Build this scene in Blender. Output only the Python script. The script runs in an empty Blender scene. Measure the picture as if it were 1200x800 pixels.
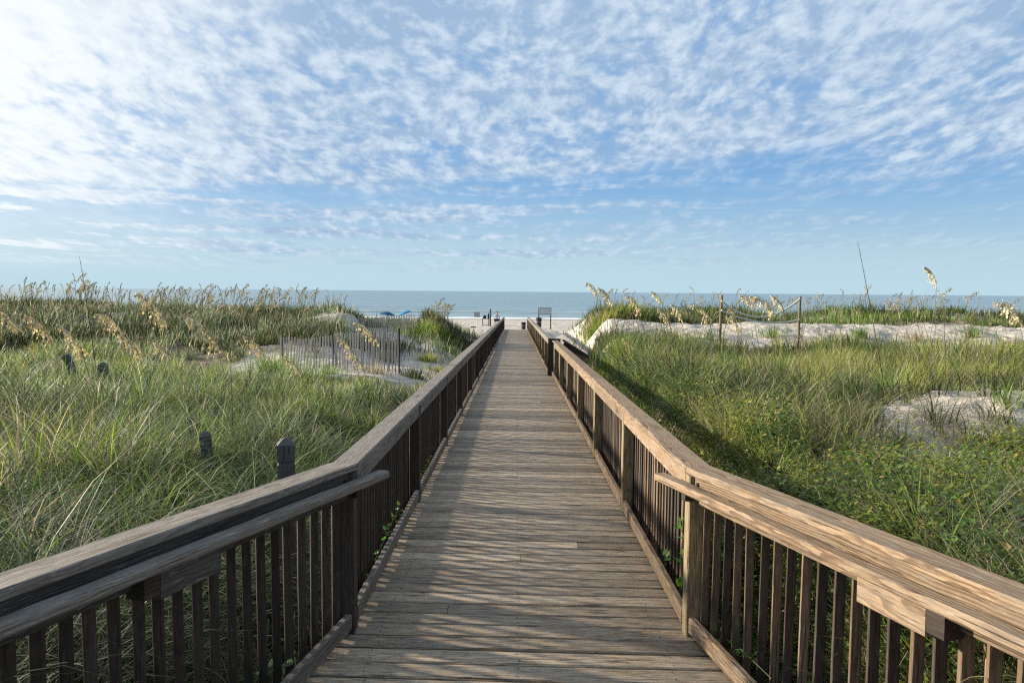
import bpy, math, random
import numpy as np
from mathutils import Vector, Matrix, Euler

random.seed(7)
RNG = np.random.default_rng(11)
scene = bpy.context.scene
COL = scene.collection
R = math.radians

# ------------------------------------------------------------------ camera
F, PITCH, ROLL, YAW = 867.0, math.atan(58.7 / 867), R(0.49), R(0.3)
CAM = Vector((-0.035, 0, 0))
CM = Matrix.Rotation(YAW, 3, 'Z') @ Matrix.Rotation(R(90) - PITCH, 3, 'X') @ Matrix.Rotation(ROLL, 3, 'Z')
cd = bpy.data.cameras.new('camera')
cam = bpy.data.objects.new('camera', cd)
COL.objects.link(cam)
cam.matrix_world = Matrix.Translation(CAM) @ CM.to_4x4()
cd.sensor_width = 36; cd.lens = 36 * F / 1200
cd.clip_start = 0.05; cd.clip_end = 30000
scene.camera = cam


def spot(px, py, Y):
    d = CM @ Vector(((px - 600) / F, -(py - 400) / F, -1))
    return CAM + d * ((Y - CAM.y) / d.y)


# ------------------------------------------------------------------ numbers of the place (metres, eye level = 0)
SLOPE = 0.0198
def dz(y): return -1.75 - SLOPE * y
YP = 3.87            # where the railings flare out towards the viewer
DECK_END = 55.0
JOG = 18.5
FL, FR = R(20.5), R(17.5)
SEA = -5.0
SUN_AZ, SUN_EL = R(-69), R(16.5)
SUN = Vector((math.sin(SUN_AZ) * math.cos(SUN_EL), math.cos(SUN_AZ) * math.cos(SUN_EL), math.sin(SUN_EL)))


# ------------------------------------------------------------------ value noise
PERM = np.random.default_rng(5).random((256, 256))
def vnoise(x, y, s=0):
    x = np.asarray(x, float) + s * 17.31; y = np.asarray(y, float) + s * 9.77
    xi = np.floor(x).astype(int); yi = np.floor(y).astype(int)
    fx = x - xi; fy = y - yi
    fx = fx * fx * (3 - 2 * fx); fy = fy * fy * (3 - 2 * fy)
    g = lambda a, b: PERM[a & 255, b & 255]
    return (g(xi, yi) * (1 - fx) + g(xi + 1, yi) * fx) * (1 - fy) + (g(xi, yi + 1) * (1 - fx) + g(xi + 1, yi + 1) * fx) * fy
def fbm(x, y, s=0, o=4):
    t = 0; a = 0.5; n = 0
    for k in range(o):
        t = t + a * vnoise(np.asarray(x) * 2 ** k, np.asarray(y) * 2 ** k, s + k); n += a; a *= 0.5
    return t / n
def sstep(a, b, x):
    t = np.clip((np.asarray(x, float) - a) / (b - a), 0, 1)
    return t * t * (3 - 2 * t)
def gauss(x, y, cx, cy, sx, sy):
    return np.exp(-((x - cx) / sx) ** 2 - ((y - cy) / sy) ** 2)


# ------------------------------------------------------------------ terrain
def ground(x, y):
    x = np.asarray(x, float); y = np.asarray(y, float)
    beach = np.interp(y, [40, 50, 55, 72, 100, 136, 170, 300], [-2.75, -2.95, -3.0, -3.3, -4.0, -5.05, -6.2, -9])
    left = np.interp(y, [-20, 0, 4, 8, 14, 20, 24, 28, 32, 37, 45, 52], [-1.9, -1.85, -1.80, -1.80, -1.85, -2.1, -1.7, -1.15, -.92, -1.3, -2.3, -2.95])
    right = np.interp(y, [-20, 0, 5, 9, 13, 17, 20, 23.5, 27, 31, 35, 40, 47, 52], [-1.40, -1.36, -1.26, -1.34, -1.46, -1.52, -1.35, -.98, -1.25, -1.15, -1.0, -1.5, -2.6, -2.95])
    n = fbm(x * .35, y * .35, 1) - .5
    n2 = fbm(x * 1.3, y * 1.3, 4) - .5
    left = left + n * .45 * sstep(2, 6, -x) + n2 * .16
    right = right + n * .38 * sstep(2, 6, x) + n2 * .18
    # gap in the left dune where the far slat fence stands, and the mound beside the boardwalk
    n3 = fbm(x * 3.1, y * 3.1, 14, 3) - .5
    left = left + n3 * .10; right = right + n3 * .14
    left = left - 1.1 * gauss(x + .172 * (y - 32), y, -5.6, 31.5, 1.25, 7)
    left = left + .50 * gauss(x, y, -3.7, 34, 1.3, 3)
    gw = sstep(1.7, 1.0, np.abs(x + .172 * (y - 32) + 5.45)) * sstep(24.5, 27.5, y) * sstep(44, 38, y)
    left = left * (1 - gw) + (-1.70 - .02 * (y - 31) + n2 * .15) * gw
    # sandy bank on the near right
    right = right + .42 * gauss(x, y, 4.9, 7.0, 1.8, 1.2)
    right = right + .14 * gauss(x, y, 3.1, 24.5, 1.0, 2.2)
    hum = sstep(25, 29, y) * sstep(40, 35, y)
    right = right + .55 * (fbm(x * .45, y * .3, 12) - .45) * hum
    left = left + .60 * (fbm(x * .40, y * .3, 15) - .45) * hum
    foot = -1.75 - SLOPE * y - .34 + n2 * .12
    wl = sstep(1.3, np.interp(y, [0, 15, 22, 30, 36], [3.0, 3.2, 5.2, 5.6, 4.8]), -x)
    wr = sstep(1.25, np.interp(y, [0, 3, 8, 17, 22, 26, 36], [2.2, 1.8, 1.8, 2.0, 2.9, 3.4, 4.2]), x)
    z = np.where(x < 0, foot * (1 - wl) + left * wl, foot * (1 - wr) + right * wr)
    b = sstep(41, 53, y + 2 * (fbm(x * .2, y * .2, 8) - .5))
    z = z * (1 - b) + (beach + n2 * .15 * (y < 110)) * b
    under = sstep(1.35, 1.05, np.abs(x)) * sstep(56.5, 54.5, y)
    z = np.where(under > 0, np.minimum(z, z * (1 - under) + (-1.75 - SLOPE * y - .34) * under), z)
    # blown sand buries the seaward end of the boardwalk
    z = np.where((y > 54.9) & (y < 60) & (np.abs(x) < 3), np.maximum(z, -2.86 - (y - 55) * .06), z)
    return z


def sandmask(x, y):
    """1 = open sand, 0 = covered"""
    x = np.asarray(x, float); y = np.asarray(y, float)
    w = (fbm(x * .9, y * .9, 21) - .5)
    m = np.zeros_like(x)
    e = lambda cx, cy, rx, ry, k=1.0: sstep(1.25, .75, np.sqrt(((x - cx) / rx) ** 2 + ((y - cy) / ry) ** 2) + w * 1.1) * k
    m = np.maximum(m, e(-4.8, 19.6, 3.2, 3.6))
    m = np.maximum(m, e(-2.7, 24, 1.5, 6.0, .93))
    m = np.maximum(m, e(-6.7, 18.0, 1.5, 3.0))
    m = np.maximum(m, e(-5.5, 31, 1.5, 5.5))
    m = np.maximum(m, e(4.0, 5.9, 1.6, 1.4, .90 + .6 * w))
    m = np.maximum(m, e(5.9, 5.6, 1.2, .8, .80 + .5 * w))
    m = np.maximum(m, e(7.5, 13.8, 1.2, .6, .95))
    band = sstep(1.3, 2.0, x) * sstep(18.0, 20.6, y + w * 4.5 + 3 * (fbm(x * 2.2, y * 2.2, 24) - .5) + .05 * (x - 4)) * sstep(28.0, 26.0, y + w * 4)
    m = np.maximum(m, band)
    m = np.maximum(m, sstep(1.2, 1.7, x) * sstep(2.9, 2.2, x - .08 * (y - 24)) * sstep(21, 24, y))
    m = np.maximum(m, sstep(42.5, 45.5, y + w * 3))
    m = np.maximum(m, .8 * sstep(.60, .70, fbm(x * .45, y * .45, 33)) * sstep(9, 14, y) * sstep(3.5, 4.5, x))
    m = np.maximum(m, .6 * sstep(.60, .68, fbm(x * .8, y * .8, 37)) * sstep(3.2, 4.2, x) * sstep(12, 8, y))
    m = np.maximum(m, .9 * sstep(.54, .62, fbm(x * .5, y * .25, 35)) * sstep(26, 28, y))
    return np.clip(m, 0, 1)


# ------------------------------------------------------------------ node helpers
def new_mat(name):
    m = bpy.data.materials.new(name); m.use_nodes = True
    nt = m.node_tree; nt.nodes.clear()
    return m, nt
class NB:
    def __init__(s, nt): s.nt = nt
    def n(s, typ, **kw):
        nd = s.nt.nodes.new(typ)
        for k, v in kw.items(): setattr(nd, k, v)
        return nd
    def put(s, sock, v):
        if v is None: return
        if isinstance(v, bpy.types.NodeSocket): s.nt.links.new(v, sock)
        else: sock.default_value = v
    def math(s, op, a, b=None, c=None, clamp=False):
        nd = s.n('ShaderNodeMath', operation=op, use_clamp=clamp)
        for i, v in enumerate((a, b, c)): s.put(nd.inputs[i], v) if v is not None else None
        return nd.outputs[0]
    def vmath(s, op, a, b=None, scale=None):
        nd = s.n('ShaderNodeVectorMath', operation=op)
        s.put(nd.inputs[0], a)
        if b is not None: s.put(nd.inputs[1], b)
        if scale is not None: s.put(nd.inputs['Scale'], scale)
        return nd.outputs['Value'] if op in ('DOT_PRODUCT', 'LENGTH', 'DISTANCE') else nd.outputs['Vector']
    def noise(s, vec, scale, detail=3, rough=.55, dist=0, dim='3D'):
        nd = s.n('ShaderNodeTexNoise', noise_dimensions=dim)
        s.put(nd.inputs['Vector'], vec); s.put(nd.inputs['Scale'], scale)
        nd.inputs['Detail'].default_value = detail; nd.inputs['Roughness'].default_value = rough
        nd.inputs['Distortion'].default_value = dist
        return nd.outputs['Fac']
    def ramp(s, fac, a, b, lo=0., hi=1., smooth=True):
        nd = s.n('ShaderNodeMapRange', clamp=True)
        nd.interpolation_type = 'SMOOTHSTEP' if smooth else 'LINEAR'
        s.put(nd.inputs['Value'], fac)
        for k, v in zip(('From Min', 'From Max', 'To Min', 'To Max'), (a, b, lo, hi)): s.put(nd.inputs[k], v)
        return nd.outputs['Result']
    def mix(s, fac, a, b, blend='MIX'):
        nd = s.n('ShaderNodeMix', data_type='RGBA', blend_type=blend)
        s.put(nd.inputs['Factor'], fac)
        for sk, v in ((nd.inputs[6], a), (nd.inputs[7], b)):
            s.put(sk, (*v, 1) if isinstance(v, tuple) and len(v) == 3 else v)
        return nd.outputs[2]
    def sep(s, v):
        nd = s.n('ShaderNodeSeparateXYZ'); s.put(nd.inputs[0], v); return nd.outputs
    def comb(s, x, y, z=0.):
        nd = s.n('ShaderNodeCombineXYZ')
        for i, v in enumerate((x, y, z)): s.put(nd.inputs[i], v)
        return nd.outputs[0]
    def attr(s, name):
        return s.n('ShaderNodeAttribute', attribute_name=name)
    def bump(s, h, strength=.5, dist=.01, normal=None):
        nd = s.n('ShaderNodeBump'); nd.inputs['Strength'].default_value = strength; nd.inputs['Distance'].default_value = dist
        s.put(nd.inputs['Height'], h)
        if normal is not None: s.put(nd.inputs['Normal'], normal)
        return nd.outputs[0]
    def pbsdf(s, col, rough=.6, normal=None, spec=.3, metallic=0.):
        nd = s.n('ShaderNodeBsdfPrincipled')
        s.put(nd.inputs['Base Color'], (*col, 1) if isinstance(col, tuple) and len(col) == 3 else col)
        s.put(nd.inputs['Roughness'], rough); nd.inputs['Specular IOR Level'].default_value = spec
        nd.inputs['Metallic'].default_value = metallic
        if normal is not None: s.put(nd.inputs['Normal'], normal)
        return nd.outputs[0]
    def out(s, sh):
        o = s.n('ShaderNodeOutputMaterial'); s.nt.links.new(sh, o.inputs['Surface'])


def wood_mat(name, light, dark, stain, grey, grey_amt=.5, ring=.55, moss=0., streak=.7, var=.4, worn_amt=.5, rough=.78, spec=.25):
    """weathered timber; 'grain' = (along, across, through) in metres on every board"""
    m, nt = new_mat(name); b = NB(nt)
    g = b.attr('grain').outputs['Vector']
    rnd = b.n('ShaderNodeObjectInfo').outputs['Random']
    tint = b.attr('tint').outputs['Fac']
    off = b.comb(b.math('MULTIPLY', rnd, 37.), b.math('MULTIPLY', b.math('SUBTRACT', rnd, .5), .12), b.math('MULTIPLY', rnd, .05))
    g = b.vmath('ADD', g, off)
    gx, gy, gz = b.sep(g)
    wob = b.noise(b.vmath('MULTIPLY', g, (2.0, 8, 8)), 1.0, 2, .5)
    wob2 = b.noise(b.vmath('MULTIPLY', g, (3.5, 14, 14)), 1.0, 2, .5)
    rad = b.math('SQRT', b.math('ADD', b.math('POWER', gy, 2.), b.math('POWER', gz, 2.)))
    rad = b.math('ADD', rad, b.math('MULTIPLY', wob, .075)); rad = b.math('ADD', rad, b.math('MULTIPLY', wob2, .016))
    ringv = b.math('FRACT', b.math('MULTIPLY', rad, 75.))
    ringv = b.ramp(ringv, .25, .95)
    fib = b.noise(b.vmath('MULTIPLY', g, (22, 240, 240)), 1.0, 4, .75)
    fib2 = b.noise(b.vmath('MULTIPLY', g, (6.5, 80, 80)), 1.0, 6, .72)
    blot = b.noise(b.vmath('MULTIPLY', g, (4.0, 13, 13)), 1.0, 5, .65)
    crack = b.ramp(b.noise(b.vmath('MULTIPLY', g, (2.6, 110, 110)), 1.0, 3, .6), .36, .29)
    # knots
    vo = b.n('ShaderNodeTexVoronoi'); b.put(vo.inputs['Vector'], b.vmath('MULTIPLY', g, (1.1, 5, 5))); vo.inputs['Scale'].default_value = 1.0
    knot = b.ramp(vo.outputs['Distance'], .13, .05)
    knotring = b.ramp(vo.outputs['Distance'], .24, .10, 0, .35)
    c = b.mix(b.math('MULTIPLY', ringv, ring), light, dark)
    c = b.mix(b.ramp(fib2, .46, .62, 0, streak), c, stain)
    c = b.mix(b.math('MULTIPLY', b.ramp(blot, .36, .62), grey_amt), c, grey)
    c = b.mix(b.math('MAXIMUM', b.math('MULTIPLY', knot, .8), knotring), c, (.055, .035, .022))
    c = b.mix(b.math('MULTIPLY', crack, .8), c, (.03, .024, .02))
    if moss: c = b.mix(b.math('MULTIPLY', b.ramp(b.noise(b.vmath('MULTIPLY', g, (2.2, 20, 20)), 1.0, 4, .6), .5, .75), moss), c, (.09, .10, .045))
    worn = b.ramp(b.noise(b.vmath('MULTIPLY', g, (9, 75, 75)), 1.0, 4, .7), .57, .70, 0, worn_amt)
    c = b.mix(worn, c, b.mix(.5, grey, (.62, .58, .52)))
    br = b.math('ADD', b.math('MULTIPLY', b.math('SUBTRACT', fib, .5), 1.3), 1.0)
    br = b.math('MULTIPLY', br, b.math('ADD', 1 - var / 2, b.math('MULTIPLY', tint, var)))
    c = b.mix(1.0, c, b.comb(br, br, br), 'MULTIPLY')
    h = b.math('SUBTRACT', b.math('MULTIPLY', fib2, .6), b.math('ADD', b.math('MULTIPLY', crack, 1.4), b.math('MULTIPLY', ringv, .25)))
    h = b.math('ADD', h, b.math('MULTIPLY', fib, .35))
    b.out(b.pbsdf(c, rough, b.bump(h, .9, .004), spec))
    return m


def leaf_mat(name, trans=.35, rough=.55, spec=.25):
    m, nt = new_mat(name); b = NB(nt)
    c = b.attr('col').outputs['Color']
    hs = b.n('ShaderNodeHueSaturation'); b.put(hs.inputs['Color'], c); hs.inputs['Value'].default_value = 1.5; hs.inputs['Saturation'].default_value = 1.08
    p = b.pbsdf(c, rough, None, spec)
    t = b.n('ShaderNodeBsdfTranslucent'); b.put(t.inputs['Color'], hs.outputs[0])
    mx = b.n('ShaderNodeMixShader'); mx.inputs[0].default_value = trans
    nt.links.new(p, mx.inputs[1]); nt.links.new(t.outputs[0], mx.inputs[2])
    b.out(mx.outputs[0])
    return m


def plain_mat(name, col, rough=.6, var=.25, scale=9., spec=.3):
    m, nt = new_mat(name); b = NB(nt)
    tc = b.n('ShaderNodeTexCoord').outputs['Object']
    n = b.noise(tc, scale, 4, .6)
    v = b.math('ADD', 1 - var / 2, b.math('MULTIPLY', b.math('SUBTRACT', n, .5), 2 * var))
    c = b.mix(1.0, col, b.comb(v, v, v), 'MULTIPLY')
    b.out(b.pbsdf(c, rough, b.bump(n, .2, .01), spec))
    return m


M = {}
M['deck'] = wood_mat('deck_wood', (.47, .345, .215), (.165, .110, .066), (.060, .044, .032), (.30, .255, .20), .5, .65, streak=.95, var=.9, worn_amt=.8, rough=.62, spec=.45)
M['rail_sunny'] = wood_mat('sunlit_tan_rail_wood', (.275, .188, .112), (.075, .040, .020), (.095, .060, .034), (.225, .18, .135), .5, .85, streak=.65, worn_amt=.35)  # weathered tan wood; sunlight on the right side is also put into the colour
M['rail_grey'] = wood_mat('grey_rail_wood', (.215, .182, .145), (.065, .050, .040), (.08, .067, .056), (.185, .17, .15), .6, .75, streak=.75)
M['shaded_board'] = wood_mat('shaded_weathered_board', (.085, .075, .066), (.025, .021, .018), (.035, .030, .026), (.095, .09, .082), .5, .85, streak=.6)  # weathered wood, darker still: shade on the left flare's boards put into the colour
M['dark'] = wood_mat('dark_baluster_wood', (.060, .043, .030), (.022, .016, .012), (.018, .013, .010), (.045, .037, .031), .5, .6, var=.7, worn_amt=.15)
M['lit_baluster'] = wood_mat('sunlit_brown_baluster_wood', (.19, .122, .07), (.06, .038, .024), (.055, .036, .024), (.12, .092, .066), .5, .6, var=.7, worn_amt=.3)  # lighter copy of the baluster wood, sun on the faces put into its colour
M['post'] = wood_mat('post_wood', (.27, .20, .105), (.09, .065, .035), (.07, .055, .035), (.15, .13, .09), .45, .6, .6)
M['slat'] = wood_mat('slat_wood', (.50, .44, .37), (.25, .21, .17), (.22, .19, .16), (.42, .39, .36), .6, .4)
M['bollard'] = wood_mat('bollard_wood', (.09, .088, .085), (.05, .05, .05), (.04, .04, .04), (.10, .10, .10), .6, .4)
M['blade'] = leaf_mat('grass_blade', .38)
M['leaf'] = leaf_mat('shrub_leaf', .30, .45, .35)
M['straw'] = leaf_mat('sea_oat_straw', .30, .7, .15)
M['metal'] = plain_mat('galvanised_metal', (.35, .37, .38), .45, .2)
M['black'] = plain_mat('black_plastic', (.018, .018, .02), .5, .3)
M['white'] = plain_mat('white_paint', (.72, .72, .70), .6, .15)
M['sign_back'] = plain_mat('sign_back_panel', (.50, .58, .58), .55, .18, 5.)
M['rope'] = plain_mat('white_rope', (.68, .66, .60), .9, .25, 60.)
M['blue_dark'] = plain_mat('dark_blue_canvas', (.02, .12, .22), .8, .2)
M['blue'] = plain_mat('bright_blue_canvas', (.015, .20, .42), .8, .2)
M['skin'] = plain_mat('skin', (.42, .26, .18), .55, .1)
M['shirt'] = plain_mat('pale_shirt', (.60, .66, .72), .85, .12)
M['navy'] = plain_mat('dark_cloth', (.02, .022, .03), .85, .2)
M['hair'] = plain_mat('dark_hair', (.015, .012, .010), .6, .3, 40.)


# ------------------------------------------------------------------ object helpers
def tag(o, label=None, cat=None, group=None, kind=None):
    if label: o['label'] = label
    if cat: o['category'] = cat
    if group: o['group'] = group
    if kind: o['kind'] = kind
    return o
def thing(name, loc, label, cat, group=None):
    o = bpy.data.objects.new(name, None); COL.objects.link(o)
    o.location = loc; o.empty_display_size = .2
    return tag(o, label, cat, group)
def link(name, me, parent=None, loc=(0, 0, 0), rot=None):
    o = bpy.data.objects.new(name, me); COL.objects.link(o)
    o.location = loc
    if rot: o.rotation_euler = rot
    if parent: o.parent = parent
    return o


class MB:
    """boards, tubes and loose faces collected into ONE mesh"""
    def __init__(s): s.v = []; s.f = []; s.g = []; s.t = []; s.c = []; s.n = 0
    def add(s, verts, faces, grain=None, tint=None, col=None):
        n0 = s.n
        s.v.extend(verts); s.n += len(verts)
        s.f.extend([tuple(i + n0 for i in f) for f in faces])
        s.g.extend(grain if grain is not None else [(0, 0, 0)] * len(verts))
        s.t.extend([tint if tint is not None else .5] * len(verts))
        if col is not None: s.c.extend([col] * len(verts))
    def board(s, p0, p1, w, t, up=(0, 0, 1), ch=.004, seg=1, jit=0., tint=None, twist=0., skew0=0., skew1=0.):
        p0 = Vector(p0); p1 = Vector(p1); a = p1 - p0; L = a.length; a.normalize()
        side = a.cross(Vector(up)).normalized(); nrm = side.cross(a).normalized()
        o = (random.uniform(0, 40), random.uniform(-.11, .11), random.uniform(-.06, .06))
        tint = random.random() if tint is None else tint
        hw, ht = w / 2, t / 2
        cs = [(-hw + ch, -ht), (hw - ch, -ht), (hw, -ht + ch), (hw, ht - ch), (hw - ch, ht), (-hw + ch, ht), (-hw, ht - ch), (-hw, -ht + ch)]
        vs, gs, fs = [], [], []
        for k in range(seg + 1):
            l = L * k / seg
            dj = Vector((0, 0, 0)) if not jit else side * random.uniform(-jit, jit) + nrm * random.uniform(-jit, jit) * .6
            for (x, y) in cs:
                e = (skew0 * x if k == 0 else 0) + (skew1 * x if k == seg else 0)
                q = p0 + a * (l + e) + side * x + nrm * (y + twist * x * (k / seg - .5)) + dj
                vs.append(tuple(q)); gs.append((l + o[0], x + o[1], y + o[2]))
        for k in range(seg):
            for i in range(8):
                j = (i + 1) % 8
                fs.append((k * 8 + i, k * 8 + j, k * 8 + 8 + j, k * 8 + 8 + i))
        fs.append(tuple(range(7, -1, -1))); fs.append(tuple(seg * 8 + i for i in range(8)))
        s.add(vs, fs, gs, tint)
        return s
    def tube(s, pts, rads, n=6, col=None):
        pts = [Vector(p) for p in pts]
        if not hasattr(rads, '__len__'): rads = [rads] * len(pts)
        vs, gs, fs = [], [], []
        L = 0
        for k, p in enumerate(pts):
            d = (pts[min(k + 1, len(pts) - 1)] - pts[max(k - 1, 0)]).normalized()
            u = d.cross(Vector((0, 0, 1)) if abs(d.z) < .9 else Vector((1, 0, 0))).normalized(); w = d.cross(u)
            if k: L += (p - pts[k - 1]).length
            for i in range(n):
                A = 2 * math.pi * i / n
                vs.append(tuple(p + (u * math.cos(A) + w * math.sin(A)) * rads[k])); gs.append((L, math.cos(A) * rads[k], math.sin(A) * rads[k]))
        for k in range(len(pts) - 1):
            for i in range(n):
                j = (i + 1) % n
                fs.append((k * n + i, k * n + j, k * n + n + j, k * n + n + i))
        fs.append(tuple(range(n - 1, -1, -1))); fs.append(tuple((len(pts) - 1) * n + i for i in range(n)))
        s.add(vs, fs, gs, None, col)
        return s
    def mesh(s, name, mat, origin=(0, 0, 0), smooth=False):
        me = bpy.data.meshes.new(name)
        ox, oy, oz = origin
        me.from_pydata([(x - ox, y - oy, z - oz) for x, y, z in s.v], [], s.f)
        a = me.attributes.new('grain', 'FLOAT_VECTOR', 'POINT'); a.data.foreach_set('vector', np.array(s.g, np.float32).ravel())
        a = me.attributes.new('tint', 'FLOAT', 'POINT'); a.data.foreach_set('value', np.array(s.t, np.float32))
        if s.c:
            a = me.attributes.new('col', 'FLOAT_COLOR', 'POINT'); a.data.foreach_set('color', np.array([(*c, 1) for c in s.c], np.float32).ravel())
        me.materials.append(mat)
        if smooth: me.polygons.foreach_set('use_smooth', [True] * len(me.polygons))
        me.update()
        return me
    def obj(s, name, mat, parent=None, smooth=False):
        """verts are in world space; the part hangs under its thing"""
        o = parent.location if parent else Vector((0, 0, 0))
        p = parent
        while p is not None and p.parent is not None:
            p = p.parent; o = o + p.location
        return link(name, s.mesh(name, mat, o, smooth), parent)


# ------------------------------------------------------------------ world and sun
def build_world():
    w = bpy.data.worlds.new('World'); scene.world = w; w.use_nodes = True
    nt = w.node_tree; nt.nodes.clear(); b = NB(nt)
    d = b.n('ShaderNodeTexCoord').outputs['Generated']
    x, y, z = b.sep(d)
    sky = b.n('ShaderNodeTexSky'); sky.sky_type = 'NISHITA'; sky.sun_disc = False
    sky.sun_elevation = SUN_EL; sky.sun_rotation = SUN_AZ
    sky.air_density = 1.0; sky.dust_density = .6; sky.ozone_density = 3.0; sky.altitude = 0
    az = b.math('ARCTAN2', x, y)
    zz = b.math('MAXIMUM', z, 0.)
    sc = b.math('DIVIDE', 1., b.math('ADD', zz, .075))
    u = b.math('MULTIPLY', az, b.math('MULTIPLY', b.math('SQRT', sc), 2.0)); v = b.math('MULTIPLY', b.math('LOGARITHM', sc, math.e), 2.1)
    P = b.comb(u, v, 0.)
    w1 = b.n('ShaderNodeTexNoise'); b.put(w1.inputs['Vector'], P); w1.inputs['Scale'].default_value = 1.3; w1.inputs['Detail'].default_value = 2
    Pw = b.vmath('ADD', P, b.vmath('SCALE', w1.outputs['Color'], scale=.24))
    cells = b.noise(b.vmath('MULTIPLY', Pw, (9.5, 7.6, 1)), 1.0, 4, .55, 0)
    fine = b.noise(b.vmath('MULTIPLY', Pw, (24, 20, 1)), 1.0, 4, .6)
    puff = b.noise(b.vmath('MULTIPLY', Pw, (3.0, 2.6, 1)), 1.0, 3, .5, 0)
    big = b.noise(b.vmath('MULTIPLY', P, (.55, 1.3, 1)), 1.0, 4, .55)
    big2 = b.noise(b.vmath('MULTIPLY', P, (.9, 2.0, 1)), 1.0, 3, .5)
    streak = b.noise(b.vmath('MULTIPLY', Pw, (.55, 5.5, 1)), 1.0, 5, .6, .3)
    th = b.ramp(az, -.60, .12, .085, .145, False)
    up = b.math('SUBTRACT', b.math('ADD', z, b.math('MULTIPLY', b.math('SUBTRACT', big, .5), .17)), th)
    cov = b.ramp(up, -.022, .028)
    dens = b.math('ADD', b.math('ADD', b.math('MULTIPLY', cells, .50), b.math('MULTIPLY', fine, .16)), b.math('MULTIPLY', puff, .34))
    dens = b.math('ADD', dens, b.math('MULTIPLY', b.math('SUBTRACT', big2, .5), .42))
    dens = b.math('ADD', dens, b.math('MULTIPLY', up, .45))
    sheet = b.math('MULTIPLY', cov, b.ramp(dens, .345, .56, .42, .96))
    sl = b.math('MULTIPLY', b.ramp(b.math('ADD', streak, b.math('MULTIPLY', b.math('SUBTRACT', cells, .5), .3)), .43, .62), b.ramp(z, .012, .06))
    sl = b.math('MULTIPLY', sl, b.ramp(az, -.10, .35, .92, .38, False))
    veil = b.math('MULTIPLY', b.ramp(az, .15, -.65, 0., .55), b.ramp(z, .01, .10))
    alpha = b.math('MAXIMUM', b.math('MAXIMUM', sheet, sl), b.math('MULTIPLY', veil, b.ramp(big, .3, .6, .5, 1.)))
    sd = b.vmath('DOT_PRODUCT', d, tuple(SUN))
    glow = b.ramp(sd, .60, .90)
    lum = b.ramp(b.math('ADD', b.math('MULTIPLY', cells, .55), b.math('ADD', b.math('MULTIPLY', fine, .25), b.math('MULTIPLY', puff, .20))), .40, .65)
    lum = b.math('ADD', b.math('MULTIPLY', lum, .9), b.math('MULTIPLY', glow, .55))
    lum = b.math('SUBTRACT', lum, b.math('MULTIPLY', b.ramp(big2, .45, .7), b.ramp(z, .15, .33, 0., .35)))
    cc = b.mix(b.math('MINIMUM', b.math('MAXIMUM', lum, 0.), 1.), CLOUD_DARK, CLOUD_LIGHT)
    cc = b.mix(b.math('MULTIPLY', glow, .75), cc, CLOUD_SUN)
    grad = b.mix(b.ramp(z, .0, .20), HAZE_COL, ZENITH_COL)
    base = b.mix(.80, sky.outputs[0], grad)
    base = b.mix(b.ramp(z, .085, .0, 0., .85), base, HAZE_COL)
    fin = b.mix(alpha, base, cc)
    bg = b.n('ShaderNodeBackground'); bg.inputs['Strength'].default_value = SKY_STR
    nt.links.new(fin, bg.inputs['Color'])
    o = b.n('ShaderNodeOutputWorld'); nt.links.new(bg.outputs[0], o.inputs['Surface'])
    l = bpy.data.lights.new('sun', 'SUN'); l.energy = SUN_STR; l.angle = R(3.0); l.color = (1, .90, .74)
    so = bpy.data.objects.new('sun', l); COL.objects.link(so)
    so.rotation_euler = SUN.to_track_quat('Z', 'Y').to_euler()
    so.location = (-30, 20, 20)
    vs = scene.view_settings
    scene.display_settings.display_device = 'sRGB'
    vs.view_transform = 'Standard'; vs.look = 'None'; vs.gamma = 1; vs.use_curve_mapping = False
    vs.exposure = EXPO
    scene.cycles.use_denoising = False
    scene.cycles.filter_width = 1.25
    scene.cycles.max_bounces = 8; scene.cycles.sample_clamp_indirect = 6

SKY_STR, SUN_STR, EXPO = .060, 5.0, 1.20
CLOUD_DARK, CLOUD_LIGHT, CLOUD_SUN = (2.6, 3.65, 5.1), (5.2, 6.0, 6.8), (8.3, 8.4, 8.2)
ZENITH_COL = (.95, 2.75, 5.6)
HAZE_COL = (3.7, 5.15, 6.0)
SKY_TINT = (1., 1., 1.)
build_world()


# ------------------------------------------------------------------ ground, water
def grid(name, xs, ys, zf, mat, attrs=None):
    X, Y = np.meshgrid(xs, ys); Z = zf(X, Y)
    nx, ny = len(xs), len(ys)
    co = np.stack([X, Y, Z], -1).reshape(-1, 3).astype(np.float32)
    i = np.arange((ny - 1) * nx).reshape(ny - 1, nx)[:, :-1].ravel()
    fa = np.stack([i, i + 1, i + nx + 1, i + nx], -1).astype(np.int32)
    me = fast_mesh(name, co, fa)
    for k, fn in (attrs or {}).items():
        a = me.attributes.new(k, 'FLOAT', 'POINT'); a.data.foreach_set('value', fn(X, Y).astype(np.float32).ravel())
    me.materials.append(mat)
    me.polygons.foreach_set('use_smooth', np.ones(len(fa), bool))
    return link(name, me)
def fast_mesh(name, co, faces):
    """co (n,3); faces (m,k) all with the same number of corners"""
    me = bpy.data.meshes.new(name)
    m, k = faces.shape
    me.vertices.add(len(co)); me.vertices.foreach_set('co', np.ascontiguousarray(co, np.float32).ravel())
    me.loops.add(m * k); me.loops.foreach_set('vertex_index', np.ascontiguousarray(faces, np.int32).ravel())
    me.polygons.add(m); me.polygons.foreach_set('loop_start', np.arange(0, m * k, k, dtype=np.int32))
    me.update(calc_edges=True)
    return me

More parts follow.
